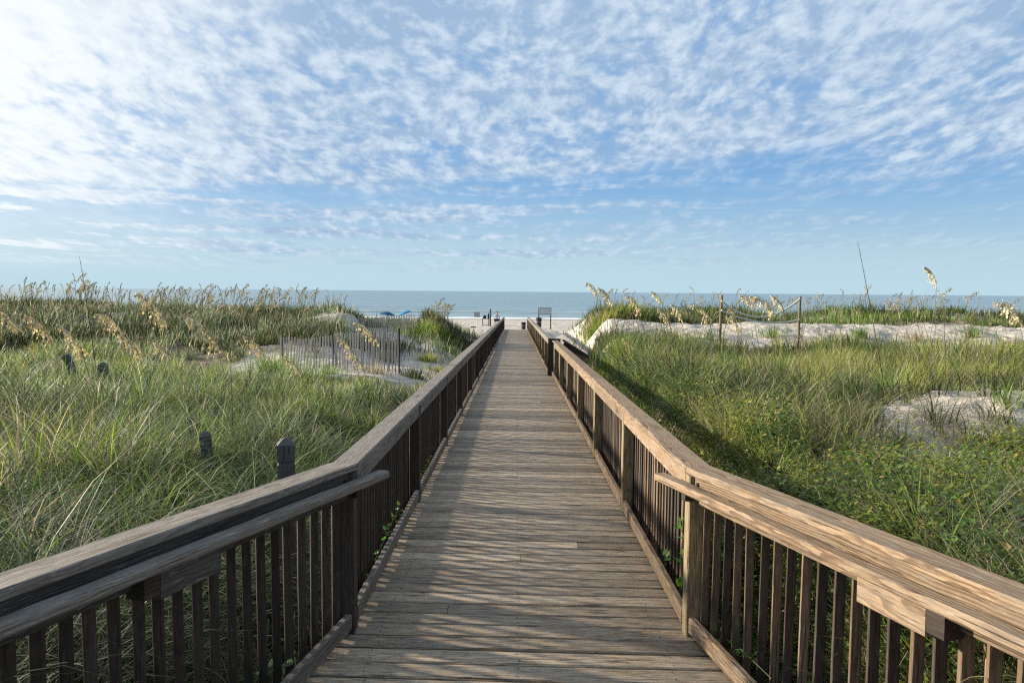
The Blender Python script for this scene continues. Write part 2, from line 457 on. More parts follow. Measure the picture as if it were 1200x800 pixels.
def sand_mat():
    m, nt = new_mat('dune_sand'); b = NB(nt)
    p = b.n('ShaderNodeNewGeometry').outputs['Position']
    x, y, z = b.sep(p)
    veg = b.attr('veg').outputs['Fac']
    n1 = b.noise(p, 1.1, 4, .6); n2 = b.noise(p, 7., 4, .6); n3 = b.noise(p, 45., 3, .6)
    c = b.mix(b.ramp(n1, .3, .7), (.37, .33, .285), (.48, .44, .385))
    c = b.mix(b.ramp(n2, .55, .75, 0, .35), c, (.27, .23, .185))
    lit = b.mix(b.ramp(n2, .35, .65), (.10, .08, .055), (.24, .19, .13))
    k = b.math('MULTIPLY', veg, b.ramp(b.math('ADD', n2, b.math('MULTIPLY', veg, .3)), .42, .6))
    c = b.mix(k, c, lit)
    wet = b.ramp(b.math('ADD', y, b.math('MULTIPLY', n1, 9.)), 112., 128.)
    c = b.mix(wet, c, (.27, .24, .205))
    # footprints and wind ripples
    vo = b.n('ShaderNodeTexVoronoi'); b.put(vo.inputs['Vector'], b.vmath('MULTIPLY', p, (2.6, 2.0, 2.2))); vo.inputs['Scale'].default_value = 1.; 
    h = b.math('ADD', b.math('MULTIPLY', b.ramp(vo.outputs['Distance'], 0., .42), .5), b.math('ADD', b.math('MULTIPLY', n2, .5), b.math('MULTIPLY', n3, .10)))
    b.out(b.pbsdf(c, .92, b.bump(h, .9, .10), .15))
    return m

def axis(lo, hi, a, c, step, grow=1.25):
    mid = list(np.arange(a, c + 1e-6, step)); s = step; v = mid[-1]
    while v < hi: s *= grow; v += s; mid.append(v)
    s = step; v = mid[0]; pre = []
    while v > lo: s *= grow; v -= s; pre.append(v)
    return np.array(pre[::-1] + mid)
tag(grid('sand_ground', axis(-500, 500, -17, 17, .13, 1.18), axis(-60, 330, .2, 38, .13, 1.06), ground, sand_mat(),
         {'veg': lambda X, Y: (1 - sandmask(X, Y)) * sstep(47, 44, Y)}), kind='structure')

def water_mat():
    m, nt = new_mat('sea_water'); b = NB(nt)
    p = b.n('ShaderNodeNewGeometry').outputs['Position']
    x, y, z = b.sep(p)
    w1 = b.noise(b.vmath('MULTIPLY', p, (.10, .42, 1)), 1.0, 4, .6)
    w2 = b.noise(b.vmath('MULTIPLY', p, (.03, .07, 1)), 1.0, 3, .5)
    w3 = b.noise(b.vmath('MULTIPLY', p, (.008, .022, 1)), 1.0, 3, .5)
    c = b.mix(b.ramp(b.math('ADD', y, b.math('MULTIPLY', w2, 60.)), 150., 330.), (.20, .27, .27), (.145, .215, .235))
    c = b.mix(b.ramp(w3, .45, .65, 0, .4), c, (.17, .27, .28))
    fo = b.math('ADD', y, b.math('MULTIPLY', b.math('SUBTRACT', w2, .5), 16.))
    f1 = b.math('MULTIPLY', b.ramp(fo, 147., 139.), b.ramp(b.noise(b.vmath('MULTIPLY', p, (.12, .6, 1)), 1.0, 5, .65), .40, .52))
    f2 = b.math('MULTIPLY', b.ramp(z, SEA + .30, SEA + .42), b.ramp(b.noise(b.vmath('MULTIPLY', p, (.05, .2, 1)), 1.0, 4, .6), .50, .62))
    foam = b.math('MAXIMUM', f1, b.math('MULTIPLY', f2, .7))
    c = b.mix(foam, c, (.74, .76, .76))
    rough = b.math('ADD', .22, b.math('MULTIPLY', foam, .6))
    h = b.math('ADD', w1, b.math('MULTIPLY', w2, 2.))
    b.out(b.pbsdf(c, rough, b.bump(h, .8, 1.2), .5))
    return m
def sea_z(X, Y):
    z = np.full_like(X, SEA)
    for yc, h, s, k in ((152, .75, 1.4, 1), (168, .42, 2.2, 2), (190, .35, 3.0, 3), (215, .3, 3.5, 4)):
        yy = yc + 6 * (vnoise(X * .02, X * 0 + k, 50 + k) - .5)
        z = z + h * np.exp(-((Y - yy) / s) ** 2) * sstep(.35, .65, vnoise(X * .03, X * 0 + 3.3 * k, 60 + k))
    z = z + .12 * (fbm(X * .05, Y * .15, 70) - .5) * sstep(138, 150, Y)
    return z
tag(grid('sea_water', axis(-9000, 9000, -120, 120, 2.5, 1.22), axis(124, 14000, 126, 222, .5, 1.13), sea_z, water_mat()), kind='structure')


# ------------------------------------------------------------------ boardwalk
def flare_x(y, side):                                # inner line of curb at y
    t = max(0., YP - y)
    return .88 + t * math.tan(R(9.5))
def deck_half(y, side):
    if side > 0 and y > JOG + .6: return .80
    return flare_x(y, side) + (.045 if y > YP + .1 else .075)

bw = thing('boardwalk', (0, 0, dz(0)), 'long weathered wooden boardwalk of crosswise planks leading down to the beach', 'boardwalk')
mb = MB()
y = .55; first = y; NAILS = []
while y < DECK_END:
    wd = .128 + random.uniform(-.003, .003)
    yc = y + wd / 2
    sk = -.030
    xl = -deck_half(yc, -1) + random.uniform(-.006, .012); xr = deck_half(yc, 1) + random.uniform(-.012, .006)
    zc = dz(yc) - .019 + random.uniform(-.0025, .0025)
    # some planks are two lengths butted
    cuts = [xl, xr]
    if random.random() < .18: cuts.insert(1, random.choice((-.42, .0, .45)) + random.uniform(-.02, .02))
    for a, c in zip(cuts[:-1], cuts[1:]):
        a2 = a + (.0015 if a != xl else 0); c2 = c - (.0015 if c != xr else 0)
        t = random.random()
        mb.board((a2, yc + sk * a2, zc + random.uniform(-.0015, .0015)), (c2, yc + sk * c2, zc + random.uniform(-.0015, .0015)), wd, .038, ch=.007, seg=5 if yc < 14 else 2, jit=.0012 if yc < 14 else 0, tint=t, twist=random.uniform(-.02, .02))
    if yc < 16:
        for nx in (-.74, -.01, .74):
            for ny in (-.035, .035):
                if random.random() < .9: NAILS.append((nx + random.uniform(-.012, .012), yc + sk * nx + ny + random.uniform(-.008, .008), zc + .0205))
    y += wd + .017 + random.uniform(-.001, .006)
mb.obj('deck', M['deck'], bw)
nl = MB(); yy = first + .06
for (vx, vy, vz) in [(v[0], v[1], v[2]) for v in NAILS]:
    nl.add([(vx + .0045 * math.cos(k * 1.047), vy + .0045 * math.sin(k * 1.047), vz + .001) for k in range(6)], [tuple(range(6))])
tag(nl.obj('nail_heads', M['black'], bw), kind='stuff')
# edge beams below the deck
for s in (-1, 1):
    for (ya, yb) in ((3.9, 30), (30, 55)):
        MB().board((s * .78, ya, dz(ya) - .14), (s * .78, yb, dz(yb) - .14), .04, .18).obj('edge_beam', M['dark'], bw)
# curb boards on low blocks
def curb(p0, p1, side):
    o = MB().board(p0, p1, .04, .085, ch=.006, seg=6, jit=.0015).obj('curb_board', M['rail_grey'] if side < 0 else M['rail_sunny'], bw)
    return o
def post_ys(step0, n, step): return [YP + step0 + k * step for k in range(n)]
POST_L = [YP] + [6.52, 9.15, 11.75, 14.35, 16.95] + [19.5 + 2.5 * k for k in range(15)]
POST_R = [YP] + [6.25, 8.55, 10.85, 13.15, 15.45, 17.6]
POST_F = [JOG + .25] + [JOG + 2.6 + 2.43 * k for k in range(15)]
CZ = .028 + .0425
for side, ps, xo in ((-1, POST_L, .90), (1, POST_R, .90), (1, POST_F, .80)):
    for a, c in zip(ps[:-1], ps[1:]):
        curb((side * xo, a + .055, dz(a) + CZ), (side * xo, c - .055, dz(c) + CZ), side)
    if side == 1 and xo == .90: curb((.90, 17.66, dz(17.7) + CZ), (.90, 18.6, dz(18.6) + CZ), 1)
for side, ang in ((-1, FL), (1, FR)):
    y0, y1 = YP - .06, .7
    curb((side * (flare_x(y0, side) + .02), y0, dz(y0) + CZ), (side * (flare_x(y1, side) + .02), y1, dz(y1) + CZ), side)

# ---- railings
TOP = .908
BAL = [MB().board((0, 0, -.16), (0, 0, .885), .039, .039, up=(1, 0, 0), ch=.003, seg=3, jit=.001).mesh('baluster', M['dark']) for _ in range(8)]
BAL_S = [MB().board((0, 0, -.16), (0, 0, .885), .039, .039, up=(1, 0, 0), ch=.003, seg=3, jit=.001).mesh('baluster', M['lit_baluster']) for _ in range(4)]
POSTM = {k: [MB().board((0, 0, -.9), (0, 0, TOP - .041), .092, .092, up=(1, 0, 0), ch=.006, seg=4, jit=.001).mesh('post', M[k]) for _ in range(3)] for k in ('post', 'dark')}


def railing(label, side, ps, xo, wood, group, bal_step=.0965, end_y=None, start_y=None, extra=0.):
    """straight railing; xo = inner face of the posts"""
    y0 = ps[0] if start_y is None else start_y
    y1 = (ps[-1] + .05) if end_y is None else end_y
    rt = thing('wooden_railing', (side * (xo + .05), y0, dz(y0)), label, 'railing', group)
    ox, oy, oz = rt.location
    for k, py in enumerate(ps):
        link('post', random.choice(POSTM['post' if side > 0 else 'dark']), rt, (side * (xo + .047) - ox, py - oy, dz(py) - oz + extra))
    # cap boards
    ya = y0
    cuts = [ya]
    while cuts[-1] < y1 - 6: cuts.append(cuts[-1] + random.choice((4.86, 4.88)))
    cuts.append(y1)
    for a, c in zip(cuts[:-1], cuts[1:]):
        a2, c2 = a + (.002 if a != ya else 0), c - (.002 if c != y1 else 0)
        n = max(3, int((c2 - a2) / .3))
        mb = MB().board((side * (xo + .062), a2, dz(a2) + TOP - .02 + extra), (side * (xo + .062), c2, dz(c2) + TOP - .02 + extra), .142, .04, ch=.006, seg=n, jit=.0016)
        mb.obj('top_rail', M[wood], rt)
    for a, c in zip(ps[:-1], ps[1:]):
        MB().board((side * (xo + .022), a + .049, dz(a) + TOP - .0915 + extra), (side * (xo + .022), c - .049, dz(c) + TOP - .0915 + extra), .038, .098, ch=.004, seg=6, jit=.001).obj('rail_board', M[wood], rt)
    # balusters just outside the posts
    n = int((y1 - y0) / bal_step)
    rest = MB(); cnt = 0
    for k in range(n):
        by = y0 + .06 + k * bal_step + random.uniform(-.006, .006)
        if by > y1 - .03: break
        pos = (side * (xo + .118) - ox, by - oy, dz(by) - oz + extra)
        if cnt < 99:
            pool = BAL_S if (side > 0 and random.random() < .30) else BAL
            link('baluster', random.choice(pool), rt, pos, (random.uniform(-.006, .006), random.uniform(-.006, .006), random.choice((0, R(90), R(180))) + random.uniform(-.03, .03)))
        else:
            x = side * (xo + .118)
            rest.board((x, by, dz(by) - .16), (x, by, dz(by) + .885 + extra), .039, .039, up=(1, 0, 0), ch=.002, tint=random.random())
        cnt += 1
    if rest.n: tag(rest.obj('baluster_run', M['dark'], rt), kind='stuff')
    return rt

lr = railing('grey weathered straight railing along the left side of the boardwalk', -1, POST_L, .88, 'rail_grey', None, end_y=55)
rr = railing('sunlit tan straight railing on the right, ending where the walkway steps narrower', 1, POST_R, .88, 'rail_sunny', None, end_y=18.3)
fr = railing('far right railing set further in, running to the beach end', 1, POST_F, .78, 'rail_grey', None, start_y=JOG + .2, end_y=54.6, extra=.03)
# wide dark end board closing the far railing at the jog
MB().board((.78, JOG + .14, dz(JOG) + TOP - .02), (1.09, JOG + .14, dz(JOG) + TOP - .03), .10, .11, ch=.004).obj('end_board', M['dark'], fr)
MB().board((.845, JOG + .13, dz(JOG) - .15), (.845, JOG + .13, dz(JOG) + TOP - .09), .14, .06, up=(0, 1, 0), ch=.004).obj('end_post', M['dark'], fr)


def flare(label, side, ang, wood, blk):
    d = Vector((side * math.sin(ang), -math.cos(ang), 0)); d.z = -SLOPE * d.y
    nrm = Vector((side * math.cos(ang), math.sin(ang), 0))          # outward
    P = Vector((side * .88, YP, dz(YP)))
    rt = thing('wooden_railing', tuple(P), label, 'railing')
    L = 3.6
    def pt(s, o, h): return P + d * s + nrm * o + Vector((0, 0, h))
    # the cap board's end is cut on the mitre where it meets the straight railing
    n = 14
    sk = side * math.tan(ang / 2)
    mb = MB().board(pt(.012, .062, TOP - .018), pt(L, .062, TOP - .018), .142, .04, ch=.006, seg=n, jit=.0018, skew0=-sk * 1.0 if side < 0 else sk * -1.0, tint=.75)
    mb.obj('top_rail', M[wood], rt)
    MB().board(pt(.05, .030, TOP - .109), pt(L, .030, TOP - .109), .038, .140, ch=.004, seg=n, jit=.0012, tint=.12).obj('rail_board', M['shaded_board' if side < 0 else wood], rt)
    # second post half way
    link('post', POSTM['dark'][0], rt, tuple(d * 2.35 + nrm * .062), (0, 0, -side * ang))
    n = int(L / .0985)
    for k in range(1, n):
        s = k * .0965 + random.uniform(-.006, .006)
        if abs(s - 2.35) < .07: continue
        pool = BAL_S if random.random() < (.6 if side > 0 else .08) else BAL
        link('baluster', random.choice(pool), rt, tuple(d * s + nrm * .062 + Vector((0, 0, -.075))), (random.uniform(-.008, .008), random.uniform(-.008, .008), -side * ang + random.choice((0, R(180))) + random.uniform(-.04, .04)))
    # grab rail on the walking side, running a little past the post
    g = MB().board(pt(-.20, -.052, .815), pt(L, -.052, .815), .075, .042, ch=.009, seg=n, jit=.0016, tint=.7).obj('grab_rail', M[wood], rt)
    # splice block under it
    s0 = blk
    MB().board(pt(s0, -.034, .735), pt(s0 + .30, -.034, .735), .038, .10, ch=.004, seg=2, tint=.6).obj('splice_block', M['shaded_board' if side < 0 else wood], rt)
    MB().board(pt(s0 + .302, -.01, .752), pt(s0 + .372, -.01, .752), .085, .10, ch=.004, tint=.3).obj('bracket_block', M['dark'], rt)
    for s in (.0, 2.35):
        MB().board(pt(s + .02, .005, .765), pt(s + .06, .005, .765), .10, .05).obj('bracket', M['dark'], rt)
    for q in (.0, 2.35):
        for hh in (TOP - .075, TOP - .135):
            c = pt(q + (.09 if q == 0 else 0), .009, hh)
            MB().tube([c + nrm * .004, c - nrm * .006], [.011, .009], 8).obj('bolt', M['black'], rt)
    return rt
flare('near left flared railing with a dark wood-grained board and lower grab rail', -1, FL, 'rail_grey', 1.05)
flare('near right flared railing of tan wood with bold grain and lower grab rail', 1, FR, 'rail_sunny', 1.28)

# side steps' sloping rail beyond the right railing
a, c = Vector((1.16, 18.75, dz(18.75) + .90)), Vector((2.35, 18.2, dz(18.2) + .16))
sr = thing('stair_railing', (1.2, 18.7, dz(18.7)), 'dark sloping stair railing dropping to the right behind the sunlit railing', 'stair railing')
MB().board(a, c, .09, .04, ch=.004, seg=4).obj('hand_rail', M['dark'], sr)
MB().board(a + Vector((0, .01, -.13)), c + Vector((0, .01, -.13)), .038, .20, ch=.004, seg=4).obj('side_board', M['dark'], sr)
for q in (.12, .92):
    p = a.lerp(c, q); MB().board((p.x, p.y + .05, dz(18) - .7), (p.x, p.y + .05, p.z - .02), .09, .09, up=(1, 0, 0)).obj('post', M['dark'], sr)


# ------------------------------------------------------------------ grass
def ribbon_mesh(name, base, az, L, tilt, bend, width, col, nseg, mat, gravity=1.6, twist=None, parent=None):
    """all blades of one patch as one mesh"""
    n = len(L)
    s = np.linspace(0, 1, nseg + 1)
    th = tilt[:, None] + bend[:, None] * s[None] ** gravity
    th = np.minimum(th, 2.6)
    ds = L[:, None] / nseg
    thm = .5 * (th[:, 1:] + th[:, :-1])
    h = np.concatenate([np.zeros((n, 1)), np.cumsum(np.sin(thm) * ds, 1)], 1)
    v = np.concatenate([np.zeros((n, 1)), np.cumsum(np.cos(thm) * ds, 1)], 1)
    ca, sa = np.cos(az)[:, None], np.sin(az)[:, None]
    C = np.stack([base[:, 0:1] + h * ca, base[:, 1:2] + h * sa, base[:, 2:3] + v], -1)
    tw = az + math.pi / 2 + (twist if twist is not None else 0)
    wv = np.stack([np.cos(tw), np.sin(tw), np.zeros(n)], -1)[:, None, :]
    wd = (width[:, None] * (1 - s[None] ** 1.6) ** .8)[..., None] * .5
    A = C - wv * wd; B = C + wv * wd
    co = np.empty((n, 2 * nseg + 1, 3))
    co[:, 0:2 * nseg:2] = A[:, :-1]; co[:, 1:2 * nseg:2] = B[:, :-1]; co[:, -1] = C[:, -1]
    nv = 2 * nseg + 1
    q = []
    for k in range(nseg - 1): q.append([2 * k, 2 * k + 1, 2 * k + 3, 2 * k + 2])
    # the tip is a quad with a doubled corner avoided: a triangle split off by tip vertex
    off = (np.arange(n) * nv)[:, None]
    quads = (np.array(q, int)[None] + off[:, :, None]).reshape(-1, 4)
    tris = (np.array([2 * nseg - 2, 2 * nseg - 1, 2 * nseg])[None] + off).reshape(-1, 3)
    me = bpy.data.meshes.new(name)
    me.vertices.add(n * nv); me.vertices.foreach_set('co', co.astype(np.float32).ravel())
    li = np.concatenate([quads.ravel(), tris.ravel()]).astype(np.int32)
    me.loops.add(len(li)); me.loops.foreach_set('vertex_index', li)
    me.polygons.add(len(quads) + len(tris))
    st = np.concatenate([np.arange(len(quads)) * 4, len(quads) * 4 + np.arange(len(tris)) * 3]).astype(np.int32)
    me.polygons.foreach_set('loop_start', st)
    me.polygons.foreach_set('use_smooth', np.ones(len(st), bool))
    me.update(calc_edges=True)
    a = me.attributes.new('col', 'FLOAT_COLOR', 'POINT')
    cc = np.concatenate([np.repeat(col, nv, 0), np.ones((n * nv, 1))], 1).astype(np.float32)
    a.data.foreach_set('color', cc.ravel())
    me.materials.append(mat)
    return link(name, me, parent)


PAL = {
    'grey':  np.array([(.130, .170, .085), (.180, .215, .120), (.095, .130, .060), (.240, .255, .165)]),
    'green': np.array([(.110, .180, .034), (.150, .220, .048), (.085, .140, .025), (.190, .240, .080)]),
    'yellow': np.array([(.245, .260, .052), (.290, .290, .078), (.185, .230, .042), (.310, .290, .135)]),
    'dark':  np.array([(.045, .064, .024), (.060, .080, .032), (.034, .048, .020), (.085, .098, .045)]),
    'straw': np.array([(.360, .310, .200), (.280, .230, .150), (.430, .380, .270), (.200, .150, .095)]),
    'rust':  np.array([(.170, .110, .050), (.140, .100, .045), (.200, .140, .070)]),
}
def grass_patch(name, label, n_cl, per, ang, yr, length, pal, spread, width, tilt, bend, nseg=4, straw=.12, seed=1, wind=(0, 0), keep=None, minden=0., lmap=None):
    r = np.random.default_rng(seed)
    A = r.uniform(R(ang[0]), R(ang[1]), n_cl); D = np.exp(r.uniform(math.log(yr[0]), math.log(yr[1]), n_cl))
    cx, cy = np.tan(A) * D, D
    ok = (1 - sandmask(cx, cy)) > r.uniform(minden, 1, n_cl)
    # thick and thin places
    ok &= fbm(cx * .8, cy * .8, 90 + seed) > r.uniform(.22, .58, n_cl)
    if keep is not None: ok &= keep(cx, cy, r)
    cx, cy = cx[ok], cy[ok]; m = len(cx)
    cl_len = r.uniform(.55, 1.3, m) * (0.35 + 1.3 * fbm(cx * .7, cy * .7, 40))
    cl_pal = r.integers(0, len(pal), m)
    zone = fbm(cx * .35, cy * .35, 66 + seed)
    cl_mix = np.clip((zone - .5) * 3.2 + r.normal(0, .25, m) + .5, 0, .999)
    idx = np.repeat(np.arange(m), per)
    N = len(idx)
    sp = spread * (0.6 + .02 * cy[idx])
    bx = cx[idx] + r.normal(0, 1, N) * sp; by = cy[idx] + r.normal(0, 1, N) * sp
    good = ~((np.abs(bx) < np.where(by < YP + .3, .98 + np.maximum(0, YP - by) * .38, 1.06)) & (by < 56)) & (by > .4)
    idx, bx, by = idx[good], bx[good], by[good]; N = len(idx)
    dist = np.hypot(bx, by)
    bz = ground(bx, by) - .02
    L = length * cl_len[idx] * r.uniform(.55, 1.15, N)
    hug = np.clip((np.abs(bx) - 1.0) / .9, np.where(bx > 0, .75, .45), 1) * (lmap(bx, by) if lmap else 1)           # shorter close to the walk
    L = L * hug
    out = np.arctan2(by - cy[idx], bx - cx[idx])
    az = out + r.normal(0, .7, N)
    wx = np.cos(az) + wind[0]; wy = np.sin(az) + wind[1]; az = np.arctan2(wy, wx)
    tl = np.abs(r.normal(tilt, .16, N)); bd = np.abs(r.normal(bend, .35, N))
    # blades beside the walkway do not lean through the railing
    lean_in = (np.cos(az) * np.sign(bx) < 0) & (np.abs(bx) < 1.0 + L * .75)
    az = np.where(lean_in, np.pi - az, az)
    w = np.maximum(width * r.uniform(.7, 1.3, N), .00105 * dist * r.uniform(.7, 1.2, N))
    names = list(pal)
    pa = np.stack([PAL[k][r.integers(0, len(PAL[k]), N)] for k in names], 0)
    pi = np.clip((cl_mix[idx] * len(names)).astype(int), 0, len(names) - 1)
    col = pa[pi, np.arange(N)]
    st = r.random(N) < straw * (0.5 + fbm(bx * .6, by * .6, 77))
    col = np.where(st[:, None], PAL['straw'][r.integers(0, 4, N)], col)
    col = col * r.uniform(.75, 1.25, (N, 1)) * r.uniform(.94, 1.06, (N, 3)) * r.uniform(.55, 1.3, m)[idx][:, None]
    o = ribbon_mesh(name, np.stack([bx, by, bz], -1), az, L, tl, bd, w, col, nseg, M['blade'], twist=r.normal(0, .5, N))
    return tag(o, label, 'grass', kind='stuff')

def side(sg): return lambda x, y, r: (x * sg > .9)
bank_short = lambda x, y: 1 - .66 * gauss(x, y, 3.9, 5.0, 1.9, 1.7)
BOLL = [spot(px, py, Y) for px, py, Y in ((335, 508, 4.6), (247, 503, 6.6), (220, 488, 8.2), (190, 475, 9.4), (168, 456, 11.0), (123, 424, 13.0), (90, 412, 13.5))]
def left_short(x, y):
    k = .80 * gauss(x, y, -4.2, 16.0, 2.6, 2.8)
    for p in BOLL: k = np.maximum(k, .45 * gauss(x, y, p.x * .95, p.y * .95, .35, .7))
    return 1 - k
grass_patch('arching_grass', 'long arching grey-green dune grass beside the near left railing', 1900, 30, (-56, -12), (1.1, 11), .95, ['dark', 'dark', 'grey', 'grey', 'green'], .08, .0092, .30, 1.9, 6, .14, 2, (-.05, -.12), side(-1), lmap=left_short)
grass_patch('meadow_grass', 'thick green grass filling the hollow left of the boardwalk', 4200, 32, (-50, -3), (4.5, 23), .47, ['dark', 'grey', 'green', 'yellow', 'green', 'grey'], .12, .0068, .22, .9, 4, .14, 3, (-.08, -.05), side(-1), lmap=left_short)
grass_patch('dune_crest_grass', 'shade-darkened tufted grass covering the left dune crest', 3600, 26, (-48, -3.0), (23, 44), .50, ['dark', 'dark', 'grey'], .30, .010, .2, .6, 3, .10, 4, (.25, 0), side(-1))  # dark palette carries the shade of the crest's near slope in the blade colours
grass_patch('bank_grass', 'mixed green and straw grass covering the bank right of the boardwalk', 5200, 32, (4, 52), (1.8, 15), .52, ['dark', 'green', 'yellow', 'yellow', 'green', 'grey'], .10, .0068, .34, 1.2, 5, .24, 5, (-.12, -.05), side(1), lmap=bank_short)
grass_patch('edge_grass', 'taller yellow-green grass in front of the white dune on the right', 2600, 32, (4, 48), (10, 19.5), .50, ['dark', 'green', 'yellow', 'yellow'], .18, .007, .2, .8, 4, .12, 6, (-.1, 0), side(1))
grass_patch('far_dune_grass', 'dark grass tufts on the dune behind the white sand on the right', 2000, 26, (4, 46), (27.5, 44), .46, ['dark', 'dark', 'green'], .30, .010, .2, .6, 3, .08, 7, (-.1, 0), side(1))


# ------------------------------------------------------------------ loose tufts on open sand
def tuft_at(px, py, Y, r, n, length, pal, seed):
    p = spot(px, py, Y)
    rr = np.random.default_rng(seed)
    a = rr.uniform(0, 6.28, n); q = np.abs(rr.normal(0, 1, n)) * r * .6
    bx, by = p.x + np.cos(a) * q * 1.6, p.y + np.sin(a) * q
    bx = np.sign(p.x) * np.maximum(np.abs(bx), 1.45 + .3 * rr.random(n)); a = np.where(np.abs(bx) < 2.2, np.where(np.cos(a) * p.x < 0, np.pi - a, a), a)
    col = PAL[pal][rr.integers(0, len(PAL[pal]), n)] * rr.uniform(.8, 1.2, (n, 1))
    return np.stack([bx, by, ground(bx, by) - .02], -1), a + rr.normal(0, .5, n), length * rr.uniform(.5, 1.1, n), np.abs(rr.normal(.25, .15, n)), np.abs(rr.normal(.7, .3, n)), np.full(n, max(.006, .00085 * Y)), col
def tufts(name, label, lst, nseg=4):
    P = [tuft_at(*t, seed=900 + i) for i, t in enumerate(lst)]
    o = ribbon_mesh(name, *[np.concatenate([p[k] for p in P]) for k in range(6)], np.concatenate([p[6] for p in P]), nseg, M['blade'])
    tag(o, label, 'grass', kind='stuff')
grass_patch('broad_tufts', 'bright green broad-bladed tufts scattered over the right bank', 420, 46, (5, 50), (2.2, 16), .50, ['green', 'yellow', 'green'], .07, .011, .28, 1.0, 5, .05, 9, (0, 0), side(1), lmap=bank_short)
grass_patch('green_tufts', 'fresh green broad-bladed tufts standing in the left field', 420, 46, (-50, -6), (3.0, 20), .62, ['green', 'grey', 'yellow'], .07, .011, .22, 1.0, 5, .06, 10, (0, 0), side(-1), lmap=left_short)
grass_patch('sand_litter', 'dead stems and sparse blades lying on open dune sand', 800, 9, (-20, 46), (4, 27), .30, ['straw', 'rust', 'green'], .18, .006, 1.1, .4, 3, .4, 11, (0, 0), lambda x, y, r: (np.abs(x) > 1.5) & (sandmask(x, y) > .3), minden=-2.5)
def leaf_cover(name, label, n_cl, per, xr, yr, h, kinds, seed, keep):
    r = np.random.default_rng(seed)
    pal = {'green': [(.085, .150, .022), (.11, .18, .03), (.06, .115, .02)], 'yellow': [(.20, .215, .028), (.15, .185, .026), (.235, .225, .040), (.11, .15, .022)], 'dark': [(.04, .075, .018), (.055, .095, .022), (.075, .115, .025)]}
    cx = r.uniform(*xr, n_cl); cy = np.exp(r.uniform(math.log(yr[0]), math.log(yr[1]), n_cl))
    ok = keep(cx, cy, r) & (fbm(cx * 1.1, cy * 1.1, seed) > r.uniform(.30, .55, n_cl)); cx, cy = cx[ok], cy[ok]; m = len(cx)
    ch = h * r.uniform(.35, 1.15, m); cr = r.uniform(.10, .28, m); kz = np.clip((fbm(cx * .5, cy * .5, seed + 5) * 1.6 - .3 + r.normal(0, .15, m)) * len(kinds), 0, len(kinds) - .01).astype(int)
    i = np.repeat(np.arange(m), per); N = len(i)
    q = cr[i] * np.sqrt(r.random(N)); A = r.uniform(0, 6.283, N)
    x = cx[i] + np.cos(A) * q; y = cy[i] + np.sin(A) * q
    z = ground(x, y) + ch[i] * r.random(N) ** .7 * (1 - .5 * (q / cr[i]) ** 2)
    g = np.abs(x) > np.where(y < YP + .3, 1.06 + np.maximum(0, YP - y) * .36, 1.10)
    i, x, y, z = i[g], x[g], y[g], z[g]; N = len(i)
    sz = r.uniform(.018, .05, N) * np.maximum(1, y / 9); B = r.uniform(0, 6.283, N)
    d = np.stack([np.cos(B), np.sin(B), r.uniform(-.3, .9, N)], -1); d /= np.linalg.norm(d, axis=1)[:, None]
    sd = np.cross(d, np.array([0, 0, 1.])); sd /= np.linalg.norm(sd, axis=1)[:, None]
    t = r.uniform(-.6, .6, N)[:, None]; nn = np.cross(sd, d); sd = sd * np.cos(t) + nn * np.sin(t); nn = np.cross(sd, d)
    P = np.stack([x, y, z], -1); S = sz[:, None]; wd = r.uniform(.22, .36, N)[:, None]
    co = np.stack([P, P + d * S * .45 + sd * S * wd + nn * S * .10, P + d * S, P + d * S * .45 - sd * S * wd + nn * S * .10], 1).reshape(-1, 3)
    o4 = np.arange(N)[:, None] * 4
    fa = np.concatenate([np.array([[0, 1, 2]]) + o4, np.array([[0, 2, 3]]) + o4])
    me = fast_mesh(name, co, fa)
    col = np.zeros((N, 3)); kk = kz[i]
    for a, kname in enumerate(kinds):
        p = np.array(pal[kname]); w = kk == a; col[w] = p[r.integers(0, len(p), w.sum())]
    col *= r.uniform(.7, 1.25, (N, 1)); dead = r.random(N) < .05; col[dead] = (.24, .17, .08)
    at = me.attributes.new('col', 'FLOAT_COLOR', 'POINT'); at.data.foreach_set('color', np.concatenate([np.repeat(col, 4, 0), np.ones((N * 4, 1))], 1).astype(np.float32).ravel())
    me.materials.append(M['leaf'])
    return tag(link(name, me), label, 'ground cover', kind='stuff')
leaf_cover('leafy_ground_cover', 'low leafy plants crowding the outside of the right railing', 1150, 60, (1.12, 2.1), (1.6, 15), .56, ['dark', 'green', 'dark', 'yellow'], 31, lambda x, y, r: x > 1.1 + np.maximum(0, YP - y) * .34)
leaf_cover('bank_ground_cover', 'yellow-green leafy ground cover mixed into the grass of the right bank', 420, 55, (1.8, 8.5), (2.6, 13), .30, ['green', 'yellow', 'yellow', 'dark'], 32, lambda x, y, r: (sandmask(x, y) < .35) & (x < y * 1.1 + 1) & (x > 1.2 + np.maximum(0, YP - y) * .34))
leaf_cover('field_ground_cover', 'low leafy plants among the grass of the left field', 420, 50, (-9, -1.3), (3.0, 15), .26, ['dark', 'green', 'yellow'], 33, lambda x, y, r: (sandmask(x, y) < .35) & (-x < y * 1.0 + 1) & (-x > 1.2 + np.maximum(0, YP - y) * .4))
grass_patch('bank_twigs', 'dead twigs and dry runners strewn over the bare sandy bank at right', 600, 8, (26, 47), (4.0, 8.0), .30, ['straw', 'rust', 'dark', 'yellow'], .16, .006, 1.15, .5, 4, .25, 12, (0, 0), lambda x, y, r: sandmask(x, y) > .2, minden=-4)
grass_patch('dead_thatch', 'flattened dead stems and straw litter on the right bank', 2600, 14, (6, 52), (2.0, 14), .38, ['straw', 'rust', 'straw'], .22, .006, 1.25, .35, 3, .5, 8, (0, 0), side(1), minden=-1.5)
